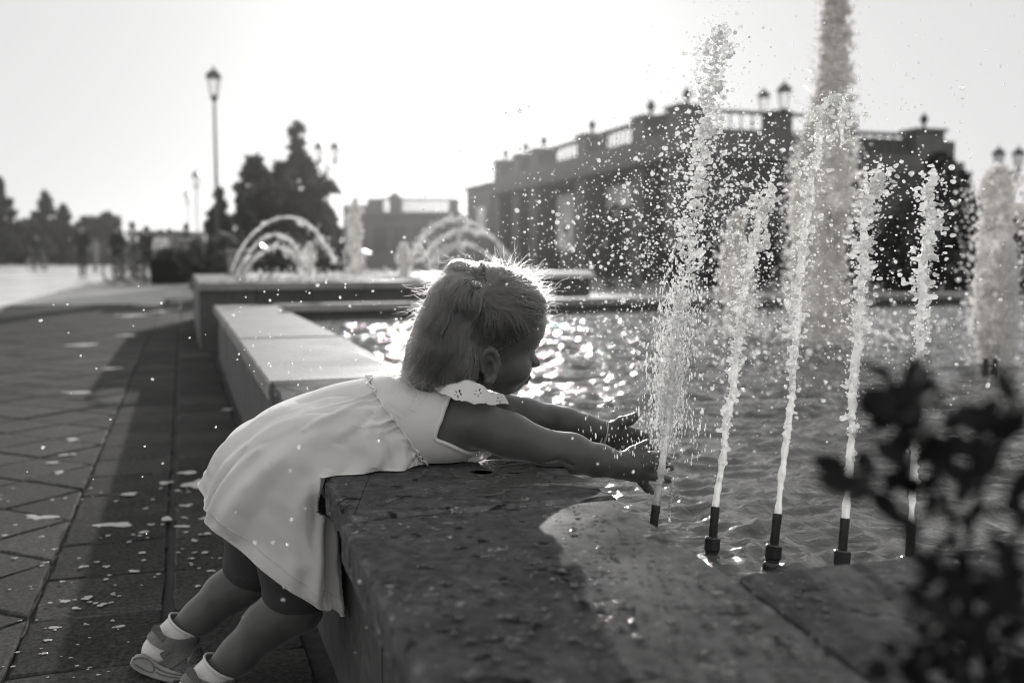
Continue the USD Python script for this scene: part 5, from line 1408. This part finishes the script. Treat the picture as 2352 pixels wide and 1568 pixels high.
# ================================================================== nozzles, jets, spray
wr_ = np.random.default_rng(23)
M_JET = look('aerated_water', {'g': ('geometry', {}), 'mp': ('mapping', {'scale': (1.0, 1.0, 0.35)}), 'n': ('noise_texture', {'scale': 260.0, 'detail': 3.0}), 'b': ('bump', {'strength': 0.9, 'distance': 0.003}),
    'gl': ('glass_bsdf', {'color': (0.98, 0.98, 0.97), 'roughness': 0.03, 'IOR': 1.33}), 't': ('translucent_bsdf', {'color': (0.9, 0.9, 0.89)}), 's': ('glossy_bsdf', {'color': (0.9, 0.9, 0.9), 'roughness': 0.12}),
    'm1': ('mix_closure', {'fac': 0.5}), 'm2': ('mix_closure', {'fac': 0.18})},
    [('g.position', 'mp.vector'), ('mp.vector', 'n.vector'), ('n.fac', 'b.height'), ('b.normal', 'gl.normal'), ('b.normal', 's.normal'), ('gl.BSDF', 'm1.closure1'), ('t.BSDF', 'm1.closure2'), ('m1.closure', 'm2.closure1'), ('s.BSDF', 'm2.closure2')], surface='m2.closure')
M_DROP = look('water_drop', {'gl': ('glass_bsdf', {'color': (0.99, 0.99, 0.98), 'roughness': 0.0, 'IOR': 1.33}), 't': ('translucent_bsdf', {'color': (0.95, 0.95, 0.94)}), 's': ('glossy_bsdf', {'color': (0.95, 0.95, 0.95), 'roughness': 0.15}),
    'm1': ('mix_closure', {'fac': 0.50}), 'm2': ('mix_closure', {'fac': 0.22})}, [('gl.BSDF', 'm1.closure1'), ('t.BSDF', 'm1.closure2'), ('m1.closure', 'm2.closure1'), ('s.BSDF', 'm2.closure2')], surface='m2.closure')
M_FOAM = look('white_water', {'g': ('geometry', {}), 'n': ('noise_texture', {'scale': 40.0, 'detail': 6.0}), 'b': ('bump', {'strength': 0.8, 'distance': 0.01}),
    'd': ('diffuse_bsdf', {'color': (0.80, 0.79, 0.775)}), 't': ('translucent_bsdf', {'color': (0.95, 0.94, 0.925)}), 'x': ('transparent_bsdf', {'color': (0.95, 0.95, 0.95)}), 'm1': ('mix_closure', {'fac': 0.66}), 'm2': ('mix_closure', {'fac': 0.16})},
    [('g.position', 'n.vector'), ('n.fac', 'b.height'), ('b.normal', 'd.normal'), ('d.BSDF', 'm1.closure1'), ('t.BSDF', 'm1.closure2'), ('m1.closure', 'm2.closure1'), ('x.BSDF', 'm2.closure2')], surface='m2.closure')
def blob(seed, sub=2, amp=.35):
    m = trimesh.creation.icosphere(sub, 1.0); v = np.asarray(m.vertices)
    v = v * (1 + amp * (meshkit.fbm(v * 1.3 + 9 * seed, 2, seed) - .5)[:, None] * 2)
    return v, np.asarray(m.faces)
BALL = trimesh.creation.icosphere(1, 1.0)
PROTOS = [(trimesh.creation.icosphere(2, 1.0), M_DROP, True), (blob(1), M_DROP, True), (blob(2, amp=.5), M_DROP, True)]
def rand_quat(n):
    q = wr_.normal(size=(n, 4)); return q / np.linalg.norm(q, axis=1, keepdims=True)
def drops(path, pts, size, label=None, cat=None, stretch=None, protos=PROTOS, spin=True):
    n = len(pts); idx = wr_.integers(0, len(protos), n)
    sc = np.repeat(np.asarray(size)[:, None], 3, 1) * wr_.uniform(.75, 1.25, (n, 3))
    rots = rand_quat(n) if spin else None
    if stretch is not None: sc[:, 2] *= stretch; rots = None
    return scatter(path, protos, pts, idx, sc, rots, label=label, cat=cat)

tops_ = [(1507, 1160, 1500, 1215), (1643, 1163, 1638, 1225), (1786, 1179, 1779, 1240), (1941, 1190, 1936, 1248), (2093, 1203, 2090, 1262)]
which = ['leftmost black nozzle pipe, under the hands', 'black nozzle with hex nut nearest the basin corner', 'third nozzle pipe from the left, its collar just above the water', 'fourth nozzle pipe, its nut half hidden by the front coping', 'rightmost black nozzle pipe, beside the dark leaves']
NZ_TOP = .285
for i, (vx, vy, bx, by) in enumerate(tops_):
    t = at_z(vx, vy, NZ_TOP); b = at_y(bx, by, t[1] - .004)
    ax = t - b; ax /= np.linalg.norm(ax)
    nz = Thing('fountain_nozzle', which[i], 'fountain nozzle', loc=t - ax * .12, group='nozzles standing in the pool')
    e1 = np.cross(ax, GU * .2 + np.array([0, 1., 0])); e1 /= np.linalg.norm(e1); e2 = np.cross(ax, e1)
    def turned(prof, seg, ph=0.0):
        v, f = lathe(prof, seg, phase=ph)
        return t + v[:, :1] * e1 + v[:, 1:2] * e2 + v[:, 2:3] * ax, f[:, ::-1]
    nz.part('pipe', turned([(.0038, -.012), (.0044, 0), (.0058, .0004), (.0062, -.0012), (.0062, -.012), (.0059, -.013), (.0060, -.043), (.0020, -.043)], 18), M_PIPE, smooth=35)
    nz.part('hex_nut', turned([(.0040, -.0405), (.0098, -.0408), (.0118, -.0425), (.0118, -.0575), (.0100, -.0600), (.0040, -.0602)], 6, .3), M_PIPE)
    nz.part('coupling', turned([(.0040, -.0598), (.0088, -.0604), (.0090, -.064), (.0112, -.066), (.0122, -.071), (.0108, -.076), (.0118, -.082), (.0112, -.105), (.0112, -.14)], 14), M_PIPE, smooth=40)

def jet_path(view, y0, lean):
    v = np.array(view, float)
    h = (v[0, 1] - v[:, 1]) / (v[0, 1] - v[-1, 1] + 1e-9)
    return at_y(v[:, 0], v[:, 1], y0 + lean * h)
def near_jet(i, view, lean, r0, r1, solid, spread, nd, label, dsz=(.0012, .0042)):
    y0 = at_z(tops_[i][0], tops_[i][1], NZ_TOP)[1]
    P = spline(jet_path(view, y0, lean), 260)
    jt = Thing('water_jet', label, 'water jet', loc=P[0], group='thin jets rising from the nozzles')
    # one connected body of water: a twisting core that breaks into beads and sheets higher up
    h = .00135
    JF = Field(P.min(0) - .03, P.max(0) + .03, h)
    L = np.r_[0, np.cumsum(np.linalg.norm(np.diff(P, axis=0), axis=1))]; tot = L[-1]
    step = .0032; n = int(tot / step); uu = np.linspace(0, 1, n)
    C = np.stack([np.interp(uu * tot, L, P[:, k]) for k in range(3)], 1)
    wob = np.stack([meshkit.fbm(np.stack([uu * tot * 26, 0 * uu + i * 3.1, 0 * uu + k], -1), 3, seed=5 + k) - .5 for k in range(3)], 1)
    amp = np.interp(uu, [0, .12, .5, 1], [.0008, .004, .012, .020])
    core = C + wob * amp[:, None] * np.array([1, 1, .2])
    rr = (r0 + (r1 - r0) * uu) * (.75 + .9 * (meshkit.fbm(np.stack([uu * tot * 60, 0 * uu, 0 * uu + i], -1), 2, seed=70 + i) - .28))
    rr = np.clip(rr * np.interp(uu, [0, .04, solid, min(1, solid + .15), 1], [1.15, 1, .85, .3, .2]), .0007, None)
    for k in range(n - 1):
        if uu[k] > solid + .2 and wr_.random() < .55: continue
        JF.cone(core[k], core[k + 1], rr[k], rr[k + 1], .002)
    nb = int(nd * (1.3 if i else .75))
    tt = np.clip(wr_.beta(1.7, 1.0, nb), .05, 1); kk = (tt * (n - 1)).astype(int)
    sg = np.interp(tt, [0, .15, .5, 1], [.0008, .0026, .0068, .0125])
    bp = core[kk] + wr_.normal(0, 1, (nb, 3)) * sg[:, None] * np.array([1, 1, .7])
    br = wr_.lognormal(math.log(.0016), .50, nb).clip(.0008, .0050) * np.interp(tt, [0, .3, 1], [.6, .8, 1.05])
    for p_, r_ in zip(bp, br):
        d_ = wr_.normal(0, 1, 3) * np.array([1, 1, .35]); d_ *= wr_.uniform(.2, 1.5) * r_ / np.linalg.norm(d_)
        JF.cone(p_ - d_, p_ + d_, r_, r_ * .75, .0026)
    jv, jf = surface_nets(JF.v, JF.lo, h)
    jt.part('stream', (jv, jf), M_JET, smooth=True)
    k = int(nd * .8); tt = np.clip(wr_.beta(1.6, 1.0, k), .08, 1); ii = (tt * 259).astype(int)
    sg = np.interp(tt, [0, .35, 1], spread)
    pts = P[ii] + wr_.normal(0, 1, (k, 3)) * sg[:, None] * np.array([1, 1, .8])
    drops(jt.path + '/droplets', pts - jt.loc, wr_.lognormal(math.log(.00085), .5, k).clip(.0004, .0028))
    return P
J1 = near_jet(0, [(1507, 1160), (1520, 1080), (1533, 980), (1543, 860), (1552, 760), (1570, 640), (1592, 500), (1618, 330), (1638, 170), (1650, 60)], .16, .0038, .0056, .16, (.004, .012, .016), 1500, 'first jet, caught by the hands and bursting into drops')
near_jet(1, [(1643, 1163), (1658, 1060), (1675, 940), (1688, 820), (1705, 710), (1725, 610), (1745, 520), (1762, 420)], .12, .0039, .0056, .80, (.001, .006, .016), 520, 'second jet, thin and braided, next to the child\'s hands')
near_jet(2, [(1787, 1178), (1800, 1060), (1814, 930), (1828, 770), (1843, 620), (1855, 480), (1875, 330), (1897, 235), (1915, 222), (1935, 270), (1945, 330)], .14, .0039, .0054, .85, (.001, .005, .012), 560, 'tallest of the thin jets, curling over at its tip')
near_jet(3, [(1942, 1190), (1950, 1080), (1959, 940), (1966, 820), (1976, 700), (1989, 560), (2002, 440), (2016, 395), (2030, 440)], .14, .0039, .0056, .85, (.001, .006, .014), 520, 'fourth jet, lumpy, partly covered by the dark leaves')
near_jet(4, [(2093, 1203), (2098, 1080), (2106, 900), (2114, 740), (2124, 620), (2134, 500), (2142, 395)], .14, .0039, .0058, .90, (.001, .006, .013), 480, 'fifth jet, rising straight behind the dark leaves')
# where the hands break the first jet: streaks shooting up and outwards
def view_cloud(cx, cy, sx, sy, y0, y1, n, tilt=0.0):
    g = wr_.normal(size=(n, 2)); vx = cx + sx * g[:, 0] + tilt * sy * g[:, 1]; vy = cy + sy * g[:, 1]
    return at_y(vx, vy, wr_.uniform(y0, y1, n))
burst = np.vstack([view_cloud(1536, 900, 21, 66, 1.375, 1.46, 1700, -.12), view_cloud(1546, 780, 26, 85, 1.38, 1.52, 1700, -.15), view_cloud(1550, 990, 40, 30, 1.38, 1.48, 260), view_cloud(1440, 1010, 50, 45, 1.33, 1.46, 110)])
SP = Thing('water_spray', 'fine spray thrown up where the hands break the first jet', 'water spray', kind='stuff')
drops(SP.path + '/streaks', burst, wr_.lognormal(math.log(.00058), .42, len(burst)).clip(.0003, .0016), stretch=3.4)
drip = np.vstack([at_y(np.interp(u_ := wr_.random(60), [0, 1], [1545, 1537]), np.interp(u_, [0, 1], [1098, 1195]), 1.36)] + [at_y(1492 + wr_.normal(0, 2, 14), wr_.uniform(1130, 1180, 14), 1.35)])
drops(SP.path + '/drips', drip + wr_.normal(0, .001, drip.shape), wr_.uniform(.0008, .0022, len(drip)))
# drops hanging in the air between the child and the jets: a cloud with depth
cl = np.vstack([view_cloud(1640, 420, 110, 110, 1.25, 2.1, 1500, -.15), view_cloud(1560, 520, 190, 150, 1.2, 2.3, 1100), view_cloud(1480, 620, 170, 120, 1.2, 2.2, 480), view_cloud(1600, 640, 110, 120, 1.3, 1.9, 700), view_cloud(1290, 560, 130, 110, 1.5, 2.2, 240), view_cloud(1380, 500, 160, 110, 1.15, 2.2, 330),
                view_cloud(1760, 560, 130, 150, 1.3, 2.2, 700), view_cloud(2050, 560, 150, 150, 1.3, 2.2, 500), view_cloud(1900, 400, 260, 230, 1.2, 2.1, 420), view_cloud(1640, 180, 34, 110, 1.42, 1.7, 260, -.2), view_cloud(1720, 830, 220, 90, 1.5, 3.0, 700), view_cloud(1960, 760, 200, 90, 1.6, 3.2, 500)])
drops(SP.path + '/drops', cl, wr_.lognormal(math.log(.00092), .58, len(cl)).clip(.0003, .0036))
few = np.vstack([at_y(wr_.uniform(520, 1000, 95), wr_.uniform(640, 900, 95), wr_.uniform(1.35, 1.6, 95)), at_y(wr_.uniform(60, 560, 26), wr_.uniform(640, 1250, 26), wr_.uniform(1.1, 1.5, 26)), at_y(wr_.uniform(1290, 1500, 22), wr_.uniform(560, 1100, 22), wr_.uniform(.9, 1.25, 22)),
                 at_y(wr_.uniform(500, 1000, 16), wr_.uniform(980, 1500, 16), wr_.uniform(.9, 1.1, 16)), at_y(wr_.uniform(1700, 2340, 50), wr_.uniform(20, 400, 50), wr_.uniform(1.2, 1.8, 50))])
drops(SP.path + '/far_drops', few, wr_.lognormal(math.log(.0013), .3, len(few)).clip(.0007, .0026))

# big white columns further back in the pool
def column(view, y, radii, nd, label, sq=1.0, group=None, name='water_column'):
    v = np.array(view, float); P = at_y(v[:, 0], v[:, 1], np.full(len(v), y)); Q = spline(np.c_[P, radii], 150)
    P, rad_ = Q[:, :3], np.clip(Q[:, 3], .004, None)
    c = Thing(name, label, 'water jet', loc=P[0], group=group)
    L = np.r_[0, np.cumsum(np.linalg.norm(np.diff(P, axis=0), axis=1))]; R = rad_.mean()
    t, n_, b_ = frames(P)
    seg = 44; a = np.linspace(0, 2 * math.pi, seg, endpoint=False); A, LL = np.meshgrid(a, L)
    q3 = np.stack([np.cos(A) * 1.3, np.sin(A) * 1.3, LL * .5 / R], -1)
    rrr = rad_[:, None] * .62 * (1 + 1.1 * (meshkit.fbm(q3, 4, seed=int(v[0, 0]) % 97) - .5) + .5 * (meshkit.noise(q3 * np.array([6, 6, 5]), 3) - .5))
    c.part('stream', tube(P, rrr, seg), M_FOAM, smooth=True)
    k = int(min(3600, 200 + 12000 * R * L[-1]))
    ii = wr_.integers(0, 150, k); an = wr_.uniform(0, 6.283, k); q = .45 + np.abs(wr_.normal(0, .36, k))
    gust = 1 + 1.3 * (meshkit.noise(np.stack([P[ii][:, 2] * 5 / y * 4, an * .5, 0 * an], -1), 5) - .5)
    pts = P[ii] + ((np.cos(an) * q * rad_[ii] * gust)[:, None] * n_[ii]) + ((np.sin(an) * q * rad_[ii] * gust)[:, None] * b_[ii])
    scz = wr_.lognormal(math.log(R * .11), .5, k).clip(R * .03, R * .30) * np.clip(1.35 - q, .25, 1)
    sc3 = np.c_[scz, scz, scz * wr_.uniform(1.0, 1.7, k)]
    scatter(c.path + '/white_water', [(blob(3, 1, .5), M_FOAM, True), (blob(4, 1, .6), M_FOAM, True), (blob(5, 1, .4), M_FOAM, True)], pts - c.loc, wr_.integers(0, 3, k), sc3)
    k = nd; tt = wr_.beta(1.0, 1.0, k); ii = (tt * 149).astype(int); an = wr_.uniform(0, 6.283, k)
    rr_ = rad_[ii] * (1 + np.abs(wr_.normal(0, .33, k)))
    pts = P[ii] + (np.cos(an) * rr_)[:, None] * n_[ii] + (np.sin(an) * rr_)[:, None] * b_[ii] + wr_.normal(0, R * .15, (k, 3))
    drops(c.path + '/droplets', pts - c.loc, wr_.lognormal(math.log(.0045 * y / 4.6 * .8), .4, k).clip(.0015, .014), protos=PROTOS)
    return c
Yb = 4.6
column([(1895, 800), (1893, 700), (1895, 560), (1900, 430), (1905, 300), (1910, 180), (1915, 60), (1920, -60)], Yb, np.array([.22, .17, .135, .130, .105, .090, .075, .060]) * .88, 1500, 'tallest white water column, reaching the top of the picture')
column([(1860, 810), (1855, 690), (1850, 560), (1848, 430), (1862, 320), (1880, 250)], 4.4, np.array([.10, .09, .085, .07, .05, .03]), 700, 'white water falling back beside the tallest column')
column([(2275, 845), (2280, 740), (2285, 620), (2290, 500), (2292, 420), (2292, 385)], 3.8, np.array([.075, .070, .085, .085, .078, .035]), 900, 'white water column near the right edge of the pool')
column([(2310, 850), (2318, 740), (2320, 620), (2320, 560)], 3.7, np.array([.035, .04, .04, .02]), 300, 'narrow stream of water falling at the right edge')
column([(1695, 790), (1693, 700), (1690, 600), (1690, 520), (1692, 492)], 5.0, np.array([.11, .085, .066, .050, .018]), 400, 'short soft white water column behind the thin jets')
sm = np.vstack([at_z(wr_.normal(1880, 190, 900), np.abs(wr_.normal(0, 45, 900)) + 745, WATER + .02) + np.c_[np.zeros((900, 2)), np.abs(wr_.normal(0, .06, 900))]])
ok_ = (sm @ PA < 6.2) & (sm @ PA > 1.2)
drops(SP.path + '/splash', sm[ok_], wr_.lognormal(math.log(.0045), .4, ok_.sum()).clip(.002, .012))
gl_ = at_z(wr_.uniform(1230, 2300, 2200), 742 + 300 * wr_.beta(1, 2.0, 2200), WATER + .010)
ok_ = (gl_ @ PA > 1.6) & (gl_ @ PA < 6.2) & (gl_ @ PB > .6)
drops(SP.path + '/bubbles', gl_[ok_], wr_.lognormal(math.log(.0028), .4, ok_.sum()).clip(.0012, .007))  # drops strewn over the surface to imitate glints on the water
# nozzle stubs under the right column
for vx in (2262, 2284):
    b = at_z(vx, 872, WATER); nz = Thing('jet_pipe', 'short dark pipe under the right water column' if vx < 2270 else 'second short dark pipe under the right water column', 'fountain nozzle', loc=b)
    nz.part('pipe', tube([b - GU * .1, b + GU * .05, b + GU * .075], [.010, .010, .008], 12), M_PIPE, smooth=40)
    nz.part('collar', tube([b + GU * .02, b + GU * .035], .014, 6), M_PIPE)

# arching and upright jets of the raised basin
def arc(view, y, r, nd, label):
    v = np.array(view, float); P = spline(at_y(v[:, 0], v[:, 1], np.full(len(v), y)), 90)
    a_ = Thing('arching_jet', label, 'water jet', loc=P[0], group='arching jets of the raised basin')
    u = np.linspace(0, 1, 90)
    lump = 1 + .9 * (meshkit.noise(np.stack([u * 40, 0 * u, 0 * u + v[0, 0]], -1), 3) - .5)
    a_.part('stream', tube(P, r * lump * (.55 + .6 * u), 8), M_FOAM, smooth=True)
    tt = wr_.beta(1.5, .9, nd); ii = (tt * 89).astype(int)
    pts = P[ii] + wr_.normal(0, 1, (nd, 3)) * (.006 + .03 * tt ** 2)[:, None]
    drops(a_.path + '/droplets', pts - a_.loc, wr_.lognormal(math.log(.007), .35, nd).clip(.003, .016))
arc([(533, 624), (560, 562), (600, 520), (645, 500), (690, 504), (725, 532), (755, 575), (772, 606)], 8.3, .0105, 110, 'outermost arching jet of the left group')
arc([(545, 624), (580, 572), (620, 541), (655, 545), (685, 578), (703, 612)], 8.2, .0100, 100, 'middle arching jet of the left group')
arc([(560, 624), (590, 590), (630, 567), (668, 582), (692, 614)], 8.1, .0105, 130, 'lowest arching jet of the left group')
arc([(1178, 622), (1135, 550), (1085, 512), (1030, 506), (980, 536), (945, 600)], 8.9, .014, 240, 'outermost arching jet behind the child\'s head')
arc([(1160, 624), (1110, 578), (1055, 560), (1010, 580), (985, 616)], 8.7, .012, 190, 'inner arching jet behind the child\'s head')
arc([(1190, 626), (1160, 575), (1120, 540), (1070, 528), (1015, 548), (968, 600)], 9.1, .013, 170, 'middle arching jet behind the child\'s head')
column([(815, 634), (815, 580), (815, 520), (815, 470), (815, 458)], 8.8, np.array([.085, .06, .045, .035, .012]), 260, 'upright white jet in the middle of the raised basin', name='upright_jet', group=None)
column([(712, 634), (711, 600), (710, 570), (710, 560)], 8.8, np.array([.05, .042, .035, .012]), 120, 'small upright jet left of the middle jet', name='upright_jet')
column([(928, 634), (927, 600), (926, 570), (926, 558)], 8.8, np.array([.06, .045, .035, .012]), 140, 'small upright jet right of the middle jet', name='upright_jet')
ub_pts = pool(7.3 + 2.6 * wr_.random(700), .45 + 1.6 * wr_.random(700), UP - .005)
drops(SP.path + '/basin_splash', ub_pts + np.c_[np.zeros((700, 2)), np.abs(wr_.normal(0, .03, 700))], wr_.lognormal(math.log(.006), .4, 700).clip(.003, .016))
# ================================================================== the plant close to the lens
gr = np.random.default_rng(47)
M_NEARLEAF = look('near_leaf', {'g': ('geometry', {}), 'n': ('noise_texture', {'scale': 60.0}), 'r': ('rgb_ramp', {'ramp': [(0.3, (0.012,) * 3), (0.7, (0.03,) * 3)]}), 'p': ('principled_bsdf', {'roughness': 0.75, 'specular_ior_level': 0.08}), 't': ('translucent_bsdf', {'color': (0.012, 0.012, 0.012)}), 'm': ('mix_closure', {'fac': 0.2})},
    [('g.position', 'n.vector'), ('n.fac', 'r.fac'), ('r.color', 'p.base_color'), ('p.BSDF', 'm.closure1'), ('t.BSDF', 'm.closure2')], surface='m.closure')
def leaf_mesh(L, W, r):
    nu, nv = 9, 5
    u = np.linspace(0, 1, nu)[:, None]; w = np.linspace(-1, 1, nv)[None]
    wid = W * np.sin(math.pi * np.clip(u, .02, .98)) ** .8 * (1 - .25 * u) * (1 + .06 * np.sin(u * 60))
    X, Y = L * u + 0 * w, wid * w
    Z = -.25 * L * u ** 2 + .25 * np.abs(w) * wid + 0 * u
    return np.stack([X, Y, Z], -1).reshape(-1, 3), grid_faces(nu, nv)
def place_leaf(p, d, n, L, W):
    v, f = leaf_mesh(L, W, gr)
    d = d / np.linalg.norm(d); n = n - d * (n @ d); n /= np.linalg.norm(n); b = np.cross(n, d)
    return p + v[:, :1] * d + v[:, 1:2] * b + v[:, 2:3] * n, f
ROOT = at_y(2420, 1568, .43); ROOT[2] = -.02
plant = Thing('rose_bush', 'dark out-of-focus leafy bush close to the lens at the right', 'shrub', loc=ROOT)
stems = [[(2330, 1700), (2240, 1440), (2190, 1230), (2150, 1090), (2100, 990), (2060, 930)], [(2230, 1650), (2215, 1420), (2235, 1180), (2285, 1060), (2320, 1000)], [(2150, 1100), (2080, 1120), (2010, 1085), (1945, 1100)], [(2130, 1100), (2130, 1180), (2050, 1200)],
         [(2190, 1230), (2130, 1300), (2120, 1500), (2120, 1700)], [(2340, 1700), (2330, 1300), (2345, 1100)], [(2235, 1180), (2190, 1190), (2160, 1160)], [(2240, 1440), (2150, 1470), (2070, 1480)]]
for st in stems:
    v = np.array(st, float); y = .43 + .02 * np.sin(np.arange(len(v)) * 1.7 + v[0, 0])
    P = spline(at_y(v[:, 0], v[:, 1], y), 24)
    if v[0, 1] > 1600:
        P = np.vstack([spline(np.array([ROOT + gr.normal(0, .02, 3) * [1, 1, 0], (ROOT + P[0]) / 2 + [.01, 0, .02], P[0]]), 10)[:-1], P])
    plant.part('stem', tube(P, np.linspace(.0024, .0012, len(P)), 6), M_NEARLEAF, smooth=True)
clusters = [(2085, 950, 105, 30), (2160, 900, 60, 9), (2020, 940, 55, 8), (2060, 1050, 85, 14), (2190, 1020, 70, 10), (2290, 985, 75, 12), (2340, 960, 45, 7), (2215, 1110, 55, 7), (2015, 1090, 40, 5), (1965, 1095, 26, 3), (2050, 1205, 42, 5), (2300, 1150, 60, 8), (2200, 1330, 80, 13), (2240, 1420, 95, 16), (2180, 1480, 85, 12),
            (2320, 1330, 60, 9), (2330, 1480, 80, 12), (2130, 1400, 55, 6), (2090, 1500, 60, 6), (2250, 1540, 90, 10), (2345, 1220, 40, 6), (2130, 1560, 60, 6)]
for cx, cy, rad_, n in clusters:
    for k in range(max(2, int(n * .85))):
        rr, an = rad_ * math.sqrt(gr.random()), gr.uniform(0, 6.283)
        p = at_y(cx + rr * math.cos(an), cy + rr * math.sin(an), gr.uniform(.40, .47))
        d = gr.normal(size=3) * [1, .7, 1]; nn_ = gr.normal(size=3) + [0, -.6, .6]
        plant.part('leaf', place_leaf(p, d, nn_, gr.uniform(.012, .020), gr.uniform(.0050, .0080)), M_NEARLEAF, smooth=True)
# dry leaf scraps on the coping
for k, (vx, vy, sz) in enumerate(((1338, 1392, .014), (1440, 1390, .009), (1290, 1285, .006), (1785, 1475, .012), (880, 1330, .008), (945, 1450, .010), (1130, 1380, .008), (1395, 1255, .006))):
    p = at_z(vx, vy, RIM + .004); d = np.array([gr.normal(), gr.normal(), .1])
    sc = single('leaf_scrap', place_leaf(p, d, GU + gr.normal(0, .15, 3), sz * 1.6, sz * .5), M_NEARLEAF, ['largest dark leaf scrap in the sunlit part of the coping', 'small leaf scrap right of the largest one', 'tiny leaf scrap at the edge of the shadow', 'leaf scrap near the dark bush', 'leaf scrap near the outer edge of the coping', 'leaf scrap low in the shaded coping', 'leaf scrap in the middle of the shaded coping', 'tiny leaf scrap near the basin\'s inner edge'][k], 'leaf', smooth=True)
# ================================================================== thin scattering air, added for a veil of glare toward the sun
M_AIR = usdkit.material(stage, '/World/Looks/thin_air', {'v': ('principled_volume', {'color': (0.95, 0.94, 0.93), 'density': 0.0004, 'anisotropy': 0.85})}, [], volume='v.volume')
single('haze', box(-640, 640, -80, 1540, -1.6, 14.0), M_AIR, kind='stuff')
